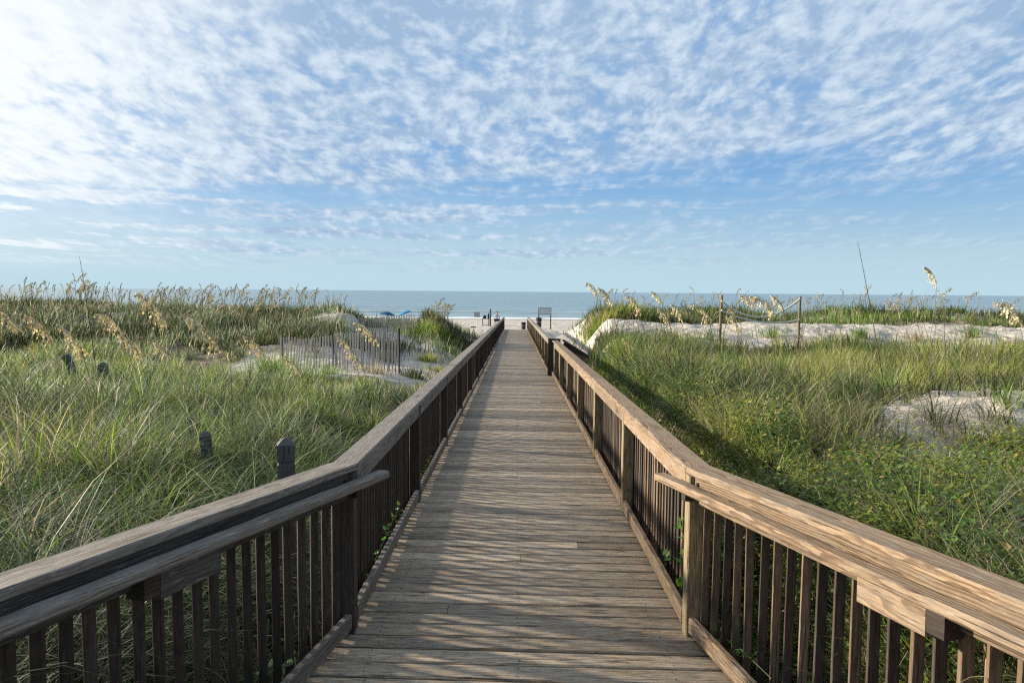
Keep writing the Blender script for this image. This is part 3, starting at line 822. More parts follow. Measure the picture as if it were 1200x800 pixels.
tufts('sand_tufts', 'scattered low grass tufts on the open sand near the slat fence', [
    (322, 440, 15.5, .5, 420, .75, 'green'), (345, 450, 14.5, .5, 300, .5, 'grey'), (385, 434, 17.0, .35, 160, .4, 'green'), (500, 402, 24, .4, 200, .4, 'yellow'), (520, 410, 22, .5, 240, .3, 'yellow'),
    (487, 415, 20, .35, 150, .4, 'dark'), (530, 392, 28, .6, 300, .35, 'green'), (440, 428, 18.5, .35, 140, .35, 'straw'), (510, 380, 31, .6, 500, .6, 'yellow'), (495, 378, 31, .7, 500, .7, 'green'),
    (525, 378, 33, .6, 500, .6, 'dark'), (505, 374, 33, .8, 700, .7, 'dark'), (545, 383, 33, .5, 200, .4, 'green')])
tufts('dune_tufts', 'grass tufts on the left end of the white dune', [
    (703, 370, 24.3, .45, 260, .7, 'yellow'), (717, 369, 24.8, .5, 320, .75, 'dark'), (740, 368, 25, .6, 500, .7, 'green'), (694, 374, 24.0, .3, 110, .55, 'green'), (705, 388, 20.5, .5, 300, .5, 'dark'),
    (770, 370, 26, .6, 500, .6, 'dark'), (800, 372, 26, .6, 400, .6, 'dark'), (735, 358, 25, .5, 420, .9, 'yellow'), (760, 362, 25.5, .4, 300, .8, 'dark'), (697, 366, 25.0, .25, 130, .8, 'straw'), (830, 388, 20.5, .3, 90, .5, 'grey'), (905, 386, 20.8, .3, 90, .45, 'green'), (1010, 384, 21.2, .3, 120, .5, 'green'), (1075, 386, 21, .35, 110, .45, 'straw'), (780, 392, 19.8, .35, 140, .55, 'dark'), (1140, 385, 21.2, .3, 110, .5, 'green'), (730, 402, 16, .8, 900, .9, 'dark'), (755, 408, 15.5, .8, 700, .9, 'dark'), (715, 412, 14.5, .6, 600, .9, 'green')])


# ------------------------------------------------------------------ sea oats
def oat_geo(base, neck, tip, rnd, detail=1.0, thick=.0035, gold=1.0, side_sp=1.0):
    """returns stem MB and head MB; plume runs from neck to tip, its spikelets hanging down"""
    base, neck, tip = Vector(base), Vector(neck), Vector(tip)
    st, hd = MB(), MB()
    c = rnd.choice([(.20, .20, .08), (.24, .22, .11), (.15, .17, .06)])
    dirn = (tip - neck).normalized(); arch = rnd.uniform(.45, .95)
    mid = base.lerp(neck, .55) + Vector((base.x - neck.x, base.y - neck.y, 0)) * -.12
    pts = []
    for k in range(8):
        t = k / 7
        pts.append(base * (1 - t) ** 2 + mid * 2 * t * (1 - t) + neck * t * t)
    ln = (tip - neck).length
    ax = []
    for k in range(9):
        t = k / 8
        ax.append(neck + (tip - neck) * t + (Vector((0, 0, 1)) * .85 - Vector((dirn.x, 0, 0)) * .35) * (arch * ln * t * (1 - t)))
    st.tube(pts + ax[1:], [thick * (1.15 - .6 * k / 15) for k in range(16)], 4, c)
    nb = int(26 * detail)
    for i in range(nb):
        t = .02 + .98 * i / (nb - 1)
        p = ax[0].lerp(ax[0], 0); f = t * 8; k0 = min(7, int(f)); p = ax[k0].lerp(ax[k0 + 1], f - k0)
        reach = (.42 * ln) * (math.sin(math.pi * min(1, .18 + t * .80)) * .9 + .10) * rnd.uniform(.6, 1.15) * side_sp
        A = rnd.uniform(0, 6.28)
        hdn = Vector((math.cos(A) * .55, math.sin(A) * .55, 0)) - dirn * .15 + Vector((0, 0, -.55 - .3 * rnd.random()))
        hdn.normalize()
        m = max(2, int(4 * detail))
        for j in range(m):
            q = p + hdn * reach * (j + .4) / m + Vector((0, 0, -.18)) * reach * ((j + 1) / m) ** 2
            sl = ln * .105 * rnd.uniform(.8, 1.3) / (detail ** .5); sw = sl * .36
            dv = (hdn * .8 + Vector((0, 0, -.9)) + Vector((rnd.uniform(-.4, .4), rnd.uniform(-.4, .4), 0))).normalized()
            wv = dv.cross(Vector((rnd.uniform(-1, 1), rnd.uniform(-1, 1), rnd.uniform(-1, 1)))).normalized() * sw
            nv = dv.cross(wv).normalized() * sw * .45
            g = rnd.uniform(.75, 1.2) * gold
            colr = rnd.choice([(.68, .60, .38), (.76, .69, .48), (.56, .47, .28), (.72, .65, .46)])
            a_, b_, d_ = q, q + dv * sl, q + dv * sl * .45
            hd.add([tuple(a_), tuple(d_ + wv), tuple(b_), tuple(d_ - wv), tuple(d_ + nv), tuple(d_ - nv)],
                   [(0, 1, 4), (1, 2, 4), (2, 3, 4), (3, 0, 4), (1, 0, 5), (2, 1, 5), (3, 2, 5), (0, 3, 5)], col=tuple(min(.9, x * g) for x in colr))
    return st, hd
def sea_oat(px, py, Y, plume, label, lean=-1, foot=.35, drop=.0, gold=1., group='tall sea oats standing out of the grass', rise=.72):
    """px,py = middle of the plume in the photograph, Y = its distance"""
    rnd = random.Random(int(px * 7 + py * 13))
    c = spot(px, py, Y)
    ax = Vector((lean * rnd.uniform(.5, .8), rnd.uniform(-.3, .1), rise * rnd.uniform(.55, 1.15))).normalized()
    neck = c - ax * plume * .5 + Vector((0, 0, .06 * plume)); tip = c + ax * plume * .5
    bx = neck.x - lean * foot * rnd.uniform(.7, 1.2); by = Y + rnd.uniform(-.1, .3)
    if abs(bx) < 1.25: bx = math.copysign(1.25, bx)
    base = Vector((bx, by, float(ground(bx, by)) - .02))
    t = thing('sea_oat', base, label, 'sea oats', group)
    st, hd = oat_geo(base, neck, tip, rnd, 1.0, max(.003, .0004 * Y), gold)
    st.obj('stem', M['straw'], t); hd.obj('seed_head', M['straw'], t)
    return t
OATS = [
    (2, 372, 8.5, .42, 'sea oat plume cut off by the photo edge, leftmost of all'),
    (44, 384, 8.0, .40, 'golden sea oat plume second from the left edge'),
    (82, 396, 7.5, .38, 'drooping golden sea oat plume low above the dark leaning post'),
    (126, 378, 9.0, .36, 'pale sea oat plume between a low golden plume and the tallest one, left field'),
    (150, 404, 7.6, .30, 'short yellow sea oat plume below and left of the tallest left plume'),
    (176, 362, 8.0, .44, 'tallest upright sea oat plume in the left field'),
    (186, 409, 7.6, .26, 'small low sea oat plume right under the tallest left plume'),
    (237, 390, 7.8, .46, 'largest leaning golden sea oat plume in the left field'),
    (296, 404, 8.6, .32, 'sea oat plume left of the slat fence, before open sand'),
    (340, 426, 9.5, .30, 'low sea oat plume at the left end of the slat fence'),
    (405, 405, 10.0, .34, 'sea oat plume hanging in front of the middle of the slat fence'),
    (427, 388, 11.0, .42, 'broad golden sea oat plume above the slat fence'),
    (416, 424, 10.5, .26, 'short sea oat plume near the foot of the slat fence'),
]
for px, py, Y, pl, lb in OATS: sea_oat(px, py, Y, pl, lb)
OATS_R = [
    (693, 338, 18.5, .42, -1, 'dark curled sea oat plume highest at the left end of the white dune'),
    (708, 346, 18.5, .50, -1, 'tan sea oat plume beside the curled one on the dune end'),
    (741, 356, 19.5, .55, -1, 'pale sea oat plume on the dune top by a bare sand spot'),
    (769, 348, 19.0, .42, -1, 'upright tan sea oat plume alone on the white dune'),
    (777, 370, 18.5, .45, -1, 'drooping sea oat plume low on the white dune under the upright one'),
    (792, 366, 18.5, .50, -1, 'thick tan sea oat plume left of the rope fence, nearest the upright plume'),
    (820, 366, 18.0, .62, -1, 'broad sea oat plume next to the left rope post'),
    (858, 378, 15.5, .45, -1, 'sea oat plume hanging low just right of the left rope post'),
    (874, 352, 17.0, .42, -1, 'sea oat plume hanging above the upper rope, left one'),
    (893, 357, 15.5, .60, -1, 'largest golden sea oat plume crossing both ropes'),
    (910, 354, 16.5, .42, -1, 'sea oat plume close to the right rope post'),
    (1090, 322, 9.5, .27, -1, 'single tall sea oat plume standing against the sky on the right'),
    (1182, 366, 16.0, .70, -1, 'bushy golden sea oat cluster at the far right edge'),
    (716, 404, 14.5, .34, 1, 'thin upright straw plume in dark grass beside the sunlit railing'),
    (737, 404, 13.8, .34, -1, 'tan sea oat plume drooping in dark grass beside the railing'),
    (781, 424, 12.2, .24, -1, 'small sea oat plume above the green bank beside the railing'),
    (856, 366, 18.0, .40, -1, 'sea oat plume between the ropes and the left rope post'),
]
for px, py, Y, pl, ln, lb in OATS_R: sea_oat(px, py, Y, pl, lb, ln, .3 if Y > 12 else .12)

# far oats along the crests: six meshes, many copies
def far_oat_mesh(k):
    """a plant of one to three stems"""
    rnd = random.Random(300 + k); mb = MB()
    for i in range((1, 2, 3, 2, 1, 3, 2, 2)[k]):
        lean = rnd.choice((1, 1, .7, 1.3, -.7)); h = rnd.uniform(.75, 1.3); gold = rnd.uniform(.45, .95); x0, y0 = rnd.uniform(-.22, .22), rnd.uniform(-.2, .2)
        kk = rnd.uniform(.70, .84)
        neck = Vector((x0 + lean * rnd.uniform(.05, .22), y0, h * kk)); tip = Vector((neck.x + lean * rnd.uniform(.06, .30), y0 + rnd.uniform(-.08, .08), h))
        st, hd = oat_geo((x0, y0, -.05), neck, tip, rnd, rnd.uniform(.35, .6), .0065, gold, rnd.uniform(.35, .8))
        for q in (st, hd):
            n0 = mb.n
            mb.v.extend(q.v); mb.f.extend([tuple(a + n0 for a in f) for f in q.f]); mb.g.extend(q.g); mb.t.extend(q.t); mb.c.extend(q.c); mb.n += q.n
    return mb.mesh('sea_oat', M['straw'])
FARM = [far_oat_mesh(k) for k in range(8)]
def far_oats(n, rng, yr, label, group, seed, pool, dense=None, sc=(.65, 1.0)):
    rnd = random.Random(seed); k = 0; tries = 0
    while k < n and tries < 6000:
        tries += 1
        px = rnd.uniform(*rng); Y = rnd.uniform(*yr)
        p = spot(px, 370, Y); x = p.x
        if sandmask(np.array([x]), np.array([Y]))[0] > .5: continue
        if float(ground(x, Y)) < -1.75: continue
        if dense and rnd.random() > dense(px): continue
        o = link('sea_oat', FARM[rnd.choice(pool)], None, (x, Y, float(ground(x, Y))), (rnd.uniform(-.08, .08), rnd.uniform(-.1, .1), rnd.uniform(-.5, .5)))
        s = rnd.uniform(*sc); o.scale = (s, s, s)
        tag(o, label, 'sea oats', group); k += 1
far_oats(170, (-120, 440), (24, 34), 'thin wispy sea oat among many on the left dune crest', 'sea oats along the left dune crest', 1, range(8), sc=(.7, 1.2))
far_oats(20, (482, 532), (31, 36), 'thin sea oat on the grassy mound beside the walk', 'sea oats on the mound left of the boardwalk', 2, range(8), sc=(.6, 1.0))
far_oats(76, (690, 1290), (27, 37), 'thin sea oat among many on the dune behind white sand', 'sea oats along the right dune crest', 3, range(8), sc=(.6, 1.15))

# the hundreds further back read as one feathery fringe
fr_mb = MB(); rq = random.Random(91); cnt = 0
while cnt < 420:
    right = rq.random() < .33
    px = rq.uniform(690, 1300) if right else rq.choice((rq.uniform(-120, 440), rq.uniform(-120, 440), rq.uniform(480, 535)))
    Y = rq.uniform(29, 40) if right else rq.uniform(28, 38)
    x = spot(px, 370, Y).x; gz0 = float(ground(x, Y))
    cnt += 1
    if gz0 < -1.75 or sandmask(np.array([x]), np.array([Y]))[0] > .5: continue
    h = rq.uniform(.65, 1.25); ln_ = rq.choice((1, 1, 1, -.7)); nk = Vector((x + ln_ * rq.uniform(.05, .22), Y, gz0 + h * rq.uniform(.7, .84)))
    tp = Vector((nk.x + ln_ * rq.uniform(.06, .28), Y + rq.uniform(-.1, .1), gz0 + h))
    for q in oat_geo((x, Y, gz0 - .05), nk, tp, rq, rq.uniform(.30, .45), .0065, rq.uniform(.5, .95), rq.uniform(.35, .75)):
        n0 = fr_mb.n
        fr_mb.v.extend(q.v); fr_mb.f.extend([tuple(a + n0 for a in f) for f in q.f]); fr_mb.g.extend(q.g); fr_mb.t.extend(q.t); fr_mb.c.extend(q.c); fr_mb.n += q.n
tag(fr_mb.obj('sea_oat_fringe', M['straw']), 'feathery fringe of far sea oats behind both dune crests', 'sea oats', kind='stuff')

# thin dry stalks in front of the white dune: one mesh each of four, copied
def thin_stalk_mesh(k):
    rnd = random.Random(40 + k); h = .8 + .12 * k; mb = MB()
    pts = [(rnd.uniform(-.01, .01) + .10 * (k - 1.5) * (j / 6) ** 2, 0, -.05 + h * j / 6) for j in range(7)]
    mb.tube(pts, [.010 - .0010 * j for j in range(7)], 4, (.24, .18, .11))
    for j in range(7):
        z_ = h * (.72 + .04 * j); A = rnd.uniform(0, 6.28)
        mb.tube([(pts[-1][0] * (z_ / h) ** 2, 0, z_), (pts[-1][0] * (z_ / h) ** 2 + .05 * math.cos(A), .05 * math.sin(A), z_ + .04)], [.007, .003], 3, (.30, .23, .13))
    return mb.mesh('dry_stalk', M['straw'])
THIN = [thin_stalk_mesh(k) for k in range(4)]
rnd0 = random.Random(77)
for i in range(64):
    px = rnd0.choice((rnd0.uniform(700, 800), rnd0.uniform(700, 1195))); Y = rnd0.uniform(15.5, 21)
    x = spot(px, 390, Y).x
    o = link('dry_stalk', rnd0.choice(THIN), None, (x, Y, float(ground(x, Y))), (rnd0.uniform(-.15, .15), rnd0.uniform(-.25, .2), rnd0.uniform(0, 6.28)))
    q = rnd0.uniform(.6, 1.15); o.scale = (q, q, q)
    tag(o, 'thin dry stalk among many before the white dune', 'dry stalk', 'thin dry stalks in front of the white dune')

# tall bare stalks
def stalk(px0, py0, px1, py1, Y, label, th, colr):
    a, c = spot(px0, py0, Y), spot(px1, py1, Y + .1)
    a.z = min(a.z, float(ground(a.x, a.y)) - .02)
    m = a.lerp(c, .55) + Vector((.02, 0, 0))
    mb = MB()
    pts = [a * (1 - t) ** 2 + m * 2 * t * (1 - t) + c * t * t for t in [k / 9 for k in range(10)]]
    mb.tube(pts, [th * (1 - .75 * k / 9) for k in range(10)], 5, colr)
    rnd = random.Random(int(px0))
    for k in range(26):
        t = .45 + .5 * k / 26; i = int(t * 9); p = pts[i].lerp(pts[min(9, i + 1)], t * 9 - i)
        d = Vector((rnd.uniform(-.5, .5), rnd.uniform(-.5, .5), 1.3)).normalized() * rnd.uniform(.03, .05) * Y / 7
        w = Vector((rnd.uniform(-1, 1), rnd.uniform(-1, 1), 0)).normalized() * .0025 * Y / 7
        mb.add([tuple(p - w), tuple(p + d), tuple(p + w)], [(0, 1, 2)], col=colr)
    o = mb.obj('dry_stalk', M['straw']); return tag(o, label, 'dry stalk')
stalk(1040, 470, 1005, 283, 7.0, 'tall dark bare stalk rising against the sky on the right', .007, (.12, .10, .065))
stalk(112, 356, 93, 300, 14, 'thin bare stalk rising above the left dune crest', .010, (.09, .08, .06))
stalk(985, 400, 986, 345, 12, 'slim pale dry stalk in front of the white dune', .008, (.30, .25, .16))
stalk(1112, 392, 1105, 348, 9.5, 'slim reddish dry stalk under the single sky-high plume', .006, (.20, .12, .07))
stalk(272, 520, 270, 425, 8.0, 'slim brown upright stalk in the left grass field', .006, (.12, .085, .05))
stalk(1095, 520, 1088, 452, 5.8, 'short dark dead stalk in the bank grass at right', .006, (.06, .05, .035))


# ------------------------------------------------------------------ shrubs and vines
def leaves(mb, centres, size, cols, rnd, up=.5):
    for p in centres:
        A = rnd.uniform(0, 6.28); d = Vector((math.cos(A), math.sin(A), rnd.uniform(-.2, .8))).normalized()
        s = size * rnd.uniform(.6, 1.25)
        sd = d.cross(Vector((0, 0, 1))).normalized() * s * .32
        n = sd.cross(d).normalized() * s * .10
        c = tuple(x * rnd.uniform(.8, 1.2) for x in rnd.choice(cols))
        p = Vector(p)
        mb.add([tuple(p), tuple(p + d * s * .45 + sd + n), tuple(p + d * s), tuple(p + d * s * .45 - sd + n), tuple(p + d * s * .5)],
               [(0, 4, 1), (1, 4, 2), (0, 3, 4), (3, 2, 4)], col=c)
GREENS = {'green': [(.075, .135, .022), (.10, .165, .03), (.055, .105, .02)],
          'yellow': [(.190, .205, .028), (.140, .175, .026), (.225, .220, .040), (.10, .14, .022)],
          'bright': [(.10, .20, .03), (.13, .24, .04), (.08, .16, .025)],
          'dark': [(.035, .065, .018), (.05, .085, .022), (.07, .10, .025)]}
def shrub(px, py, Y, rx, h, n, kind, label, leaf=.035, cat='shrub', name='leafy_shrub'):
    rnd = random.Random(int(px * 3 + py)); p = spot(px, py, Y)
    base = Vector((p.x, Y, float(ground(p.x, Y)) - .02))
    t = thing(name, base, label, cat)
    st, lf = MB(), MB(); cs = []
    k = max(7, n // 60)
    for i in range(k):
        A = rnd.uniform(0, 6.28); rr = rx * math.sqrt(rnd.random())
        tip = base + Vector((math.cos(A) * rr, math.sin(A) * rr * .8, h * rnd.uniform(.45, 1.0) * (1 - .35 * rr / rx)))
        if abs(tip.x) < 1.2: tip.x = math.copysign(1.2, tip.x)
        b0 = base + Vector((math.cos(A) * rr * .45, math.sin(A) * rr * .35, 0))
        b0.z = float(ground(b0.x, b0.y)) - .02
        m = b0.lerp(tip, .5) + Vector((0, 0, h * .12))
        pts = [b0, m, tip]
        st.tube(pts, [.004, .0028, .001], 4, (.06, .05, .03))
        for j in range(n // k):
            u = rnd.random() ** .6
            q = (b0.lerp(m, u * 2) if u < .5 else m.lerp(tip, u * 2 - 1))
            sp = .055 + .05 * rnd.random()
            q = q + Vector((rnd.gauss(0, sp), rnd.gauss(0, sp), rnd.gauss(0, sp * .6)))
            if abs(q.x) < 1.12: continue
            cs.append(q)
    leaves(lf, cs, leaf * 1.05, GREENS[kind], rnd)
    st.obj('stem', M['straw'], t); lf.obj('foliage', M['leaf'], t)
SH = [
    (1165, 620, 4.0, .75, .60, 3400, 'yellow', 'large yellow-green leafy shrub at the right edge below the sandy bank'),
    (1105, 640, 3.5, .50, .54, 2200, 'yellow', 'yellow-green shrub just above the right railing near the edge'),
    (1035, 575, 4.3, .42, .48, 1800, 'yellow', 'yellowish green shrub in the middle of the right bank below bare sand'),
    (985, 590, 3.9, .42, .38, 1400, 'dark', 'dark leafy shrub against the right railing at mid height'),
    (900, 550, 4.6, .60, .48, 2400, 'dark', 'dark green shrub beside the right railing past the bend'),
    (1195, 505, 5.6, .35, .30, 900, 'yellow', 'yellowish shrub on the sandy bank at the right edge'),
    (1060, 440, 9.0, .60, .34, 1300, 'yellow', 'yellow-tinged low shrub upper right above the sandy bank'),
    (1160, 552, 4.9, .17, .16, 460, 'bright', 'small bright green round plant on the bare sandy bank'),
    (845, 505, 5.6, .50, .42, 1500, 'green', 'mid green shrub on the right slope closest to the boardwalk bend'),
    (950, 560, 4.4, .45, .34, 1300, 'yellow', 'low yellowish shrub on the right bank left of the bare sand'),
    (213, 470, 9.5, .45, .42, 700, 'yellow', 'rusty yellow low shrub in the left grass field among dark posts'),
    (35, 545, 4.8, .35, .75, 300, 'bright', 'few bright green leaves among arching grass at the left edge'),
]
for a in SH: shrub(*a[:5], int(a[5] * 1.7), *a[6:])

def vine(pts, label, n, size, kind='bright'):
    rnd = random.Random(len(label) + n)
    pts = [Vector(p) for p in pts]
    t = thing('vine_plant', pts[0], label, 'vine')
    st, lf = MB(), MB()
    st.tube(pts, .0035, 5, (.10, .15, .04))
    for i in range(n):
        k = rnd.randrange(len(pts) - 1); p = pts[k].lerp(pts[k + 1], rnd.random())
        d = Vector((rnd.uniform(-.45, .45), rnd.uniform(-1, 1), rnd.uniform(-.1, .9))).normalized()
        st.tube([p, p + d * .04], .0015, 3, (.10, .15, .04))
        q = p + d * .04; s = size * rnd.uniform(.6, 1.2)
        f = (d + Vector((0, -.5, -.2))).normalized(); w = f.cross(Vector((rnd.uniform(-.5, .5), rnd.uniform(-.3, .3), 1))).normalized() * s * .5
        up = w.cross(f).normalized() * s * .12
        c = tuple(x * rnd.uniform(.75, 1.2) for x in rnd.choice(GREENS[kind]))
        P = [q, q - f * s * .18 + w * .55 + up, q + f * s * .12 + w + up, q + f * s * .6 + w * .62, q + f * s, q + f * s * .6 - w * .62, q + f * s * .12 - w + up, q - f * s * .18 - w * .55 + up, q + f * s * .5 - up * .3]
        lf.add([tuple(v) for v in P], [(0, 1, 8), (1, 2, 8), (2, 3, 8), (3, 4, 8), (4, 5, 8), (5, 6, 8), (6, 7, 8), (7, 0, 8)], col=c)
    st.obj('stem', M['leaf'], t); lf.obj('foliage', M['leaf'], t)
z0 = dz(4.2)
vine([(.955, 4.3, z0 - .2), (.955, 4.25, z0 + .12), (.95, 4.15, z0 + .28), (.955, 4.2, z0 + .40), (.95, 4.35, z0 + .46)], 'bright green vine climbing by the near right post', 26, .055)
vine([(.955, 4.9, z0 - .2), (.955, 4.8, z0 + .05), (.955, 4.65, z0 + .14)], 'low broad green leaves behind the right curb past the post', 8, .06, 'green')
vine([(1.05, 3.6, z0 - .2), (1.03, 3.6, z0 + .05), (1.06, 3.45, z0 + .13), (1.12, 3.2, z0 + .12)], 'green heart-leaved vine behind the flared right curb', 9, .065, 'green')
vine([(-.955, 4.5, z0 - .1), (-.955, 4.8, z0 + .05), (-.955, 5.3, z0 + .09), (-.955, 5.8, z0 + .10)], 'yellow-green creeping leaves between left curb and balusters', 40, .035)
vine([(-.955, 7.0, dz(7) - .1), (-.955, 7.3, dz(7) + .06), (-.955, 7.9, dz(7) + .08)], 'small pale leaves showing through the left curb further along', 16, .03)
vine([(-1.10, 3.5, z0 - .1), (-1.12, 3.4, z0 + .06), (-1.28, 3.0, z0 + .09), (-1.40, 2.6, z0 + .09)], 'creeping leaves behind the flared left curb', 18, .05, 'green')


# ------------------------------------------------------------------ fences, posts
def slat_fence(pxs, pys_top, Y0, Y1, hgt, n, label, lean=0., endpost=True):
    a, c = spot(pxs[0], pys_top[0], Y0), spot(pxs[1], pys_top[1], Y1)
    t = thing('slat_fence', (a.x, a.y, float(ground(a.x, a.y))), label, 'slat fence')
    rnd = random.Random(n)
    for k in range(n):
        q = k / (n - 1); p = a.lerp(c, q)
        gz = float(ground(p.x, p.y))
        sag = -.10 * math.sin(math.pi * min(1, q * 2.2)) if q < .45 else 0
        h = hgt * (1 + sag) + rnd.uniform(-.03, .02)
        tilt = rnd.uniform(-.03, .03) + (.10 * math.sin(q * 9) if q < .45 else 0)
        ztop = p.z + sag * hgt + rnd.uniform(-.03, .02)
        MB().board((p.x - tilt * h, p.y, min(gz, ztop - h) - .05), (p.x, p.y, ztop), .040, .012, up=(0, 1, 0), ch=.002, seg=2, jit=.002).obj('slat', M['slat'], t)
    for f in (.18, .72):
        pts = []
        for k in range(25):
            p = a.lerp(c, k / 24); pts.append((p.x, p.y - .012, p.z - hgt * f - (.06 * math.sin(math.pi * k / 11) if k < 11 else 0)))
        MB().tube(pts, .004, 4).obj('wire', M['metal'], t)
    posts = [(c, .06)] if endpost else []
    posts += [(a.lerp(c, q), .02) for q in ((.0, .42) if endpost else (.5,))]
    for p, ex in posts:
        MB().tube([(p.x + .03, p.y + .04, float(ground(p.x, p.y)) - .3), (p.x + .03, p.y + .04, p.z + ex)], [.032, .028], 8).obj('post', M['dark'], t)
slat_fence((329, 466), (393, 387), 19.2, 20.2, 1.02, 44, 'leaning weathered slat sand fence standing on open sand left of the boardwalk')
slat_fence((420, 486), (371, 369), 31.0, 32.0, .85, 34, 'small pale slat fence in the dune gap under the blue umbrellas', endpost=False)

# rope fence
rf = thing('rope_fence', tuple(spot(845, 400, 18.0)), 'two-post rope fence with two sagging white ropes on the white dune', 'rope fence')
pts = []
for px, pt_, Y in ((845, 346, 18.0), (937, 347, 18.3)):
    tp = spot(px, pt_, Y); gz = float(ground(tp.x, Y))
    MB().tube([(tp.x, Y, min(gz, spot(px, 400, Y).z) - .2), (tp.x + .01, Y, tp.z - .3), (tp.x + .02, Y, tp.z)], [.034, .032, .030], 9).obj('post', M['post'], rf)
    pts.append(tp)
def rope(za, zb, sag):
    a = pts[0] + Vector((0, -.05, za)); c = pts[1] + Vector((0, -.05, zb))
    P = [a.lerp(c, k / 24) - Vector((0, 0, sag * 4 * (k / 24) * (1 - k / 24))) for k in range(25)]
    MB().tube(P, .022, 6).obj('rope', M['rope'], rf)
rope(-.13, -.06, .42); rope(-.36, -.58, .17)

# old dark bollards along a lost path in the grass
BO = [(335, 512, 4.6, .105, 0, 'square dark bollard with pointed cap right behind the near left railing'),
      (247, 503, 6.6, .095, -.1, 'dark leaning bollard in the grass, second from the left railing'),
      (220, 488, 8.2, .095, .05, 'dark bollard half sunk in grass behind the second one'),
      (190, 475, 9.4, .095, .0, 'small dark bollard left of the rusty yellow shrub'),
      (168, 456, 11.0, .10, .03, 'slim dark bollard in the left field between rusty shrub and plumes'),
      (123, 424, 13.0, .14, -.08, 'thick dark bollard furthest off, under the pale plume'),
      (90, 412, 13.5, .12, -.35, 'dark post leaning far over among the left plumes')]
for px, py, Y, w, tl, lb in BO:
    tp = spot(px, py, Y); gz = float(ground(tp.x, Y))
    t = thing('bollard', (tp.x, Y, gz), lb, 'bollard', 'old dark bollards in the left grass')
    h = tp.z - gz
    me = MB()
    def ring(z, s): return [(sx * s / 2, sy * s / 2, z) for sx, sy in ((-1, -1), (1, -1), (1, 1), (-1, 1))]
    levels = [ring(-.3, w), ring(h - .17, w), ring(h - .165, w * .88), ring(h - .150, w * .88), ring(h - .145, w), ring(h - .045, w), ring(h - .012, w * .45), ring(h, w * .12)]
    vs = [v for r_ in levels for v in r_]
    fs = [(4 * k + i, 4 * k + (i + 1) % 4, 4 * k + 4 + (i + 1) % 4, 4 * k + 4 + i) for k in range(7) for i in range(4)] + [(3, 2, 1, 0), (28, 29, 30, 31)]
    me.add(vs, fs, [(v[2], v[0], v[1]) for v in vs], .5)
    link('post', me.mesh('post', M['bollard']), t, (0, 0, 0), (0, tl, .3))


# ------------------------------------------------------------------ things at the beach end
def gz_at(p): return float(ground(p.x, p.y))
# board on two posts seen from behind
Y = 62; a, c = spot(631.5, 360, Y), spot(645.5, 360, Y); bt = spot(638, 369, Y)
sg = thing('notice_board', ((a.x + c.x) / 2, Y, gz_at(a)), 'grey-green notice board on two posts seen from behind near the beach end', 'sign')
hgt = a.z - bt.z
MB().board((a.x, Y - .06, (a.z + bt.z) / 2), (c.x, Y - .06, (a.z + bt.z) / 2), .03, hgt, ch=.004).obj('panel', M['sign_back'], sg)
for p in (a, c):
    MB().board((p.x, Y, gz_at(p) - .4), (p.x, Y, a.z - .02), .085, .085, up=(1, 0, 0)).obj('post', M['dark'], sg)
for q in (.12, .88):
    MB().board((a.x + .02, Y - .092, a.z - hgt * q), (c.x - .02, Y - .092, a.z - hgt * q), .03, .05).obj('batten', M['metal'], sg)

def lathe(prof, cx, cy, z, n=16):
    vs, fs = [], []
    for r_, h in prof:
        for i in range(n): vs.append((cx + r_ * math.cos(6.2832 * i / n), cy + r_ * math.sin(6.2832 * i / n), z + h))
    for k in range(len(prof) - 1):
        for i in range(n): fs.append((k * n + i, k * n + (i + 1) % n, (k + 1) * n + (i + 1) % n, (k + 1) * n + i))
    fs.append(tuple(range(n - 1, -1, -1))); fs.append(tuple((len(prof) - 1) * n + i for i in range(n)))
    m = MB(); m.add(vs, fs); return m
def bin_(px, py, Y, h, r_, label):
    p = spot(px, py, Y); z = gz_at(p)
    t = thing('trash_bin', (p.x, Y, z), label, 'trash bin')
    lathe([(r_ * .82, 0), (r_ * .9, h * .5), (r_, h * .93), (r_ * 1.06, h * .95), (r_ * 1.06, h), (r_ * .9, h), (r_ * .8, h * .7)], p.x, Y, z).obj('drum', M['black'], t)
    lathe([(r_ * 1.08, h * .55), (r_ * 1.10, h * .56), (r_ * 1.10, h * .60), (r_ * 1.08, h * .61)], p.x, Y, z).obj('hoop', M['metal'], t)
bin_(613.5, 378, 60.0, .62, .20, 'dark trash bin at the right end of the boardwalk')
bin_(631.5, 375, 66.0, .85, .26, 'dark trash bin half hidden behind the far right railing under the notice board')
p = spot(617, 381, 58.5); q = spot(618.5, 371.5, 58.5)
st = MB().board((p.x, 58.5, gz_at(p) - .2), (q.x, 58.5, q.z), .05, .05, up=(1, 0, 0)).obj('stake', M['white'])
tag(st, 'white leaning stake beside the dark bin at the boardwalk end', 'stake')
p = spot(574.6, 362, 68)
o = MB().tube([(p.x, 68, gz_at(p) - .4), (p.x, 68, p.z - .5), (p.x + .01, 68, p.z)], [.085, .08, .075], 9).obj('wooden_piling', M['bollard'])
tag(o, 'tall dark piling on the beach by the left rail end', 'piling')
# small sign on a white pole
p = spot(559, 366, 66); z = gz_at(p)
t = thing('beach_sign', (p.x, 66, z), 'small grey sign on a thin white pole standing on the beach', 'sign')
MB().tube([(p.x, 66, z - .3), (p.x, 66, p.z)], .028, 8).obj('pole', M['white'], t)
bz = spot(559, 371, 66).z
MB().board((p.x - .26, 65.95, (p.z + bz) / 2), (p.x + .26, 65.95, (p.z + bz) / 2), .02, p.z - bz + .08, ch=.004).obj('panel', M['metal'], t)
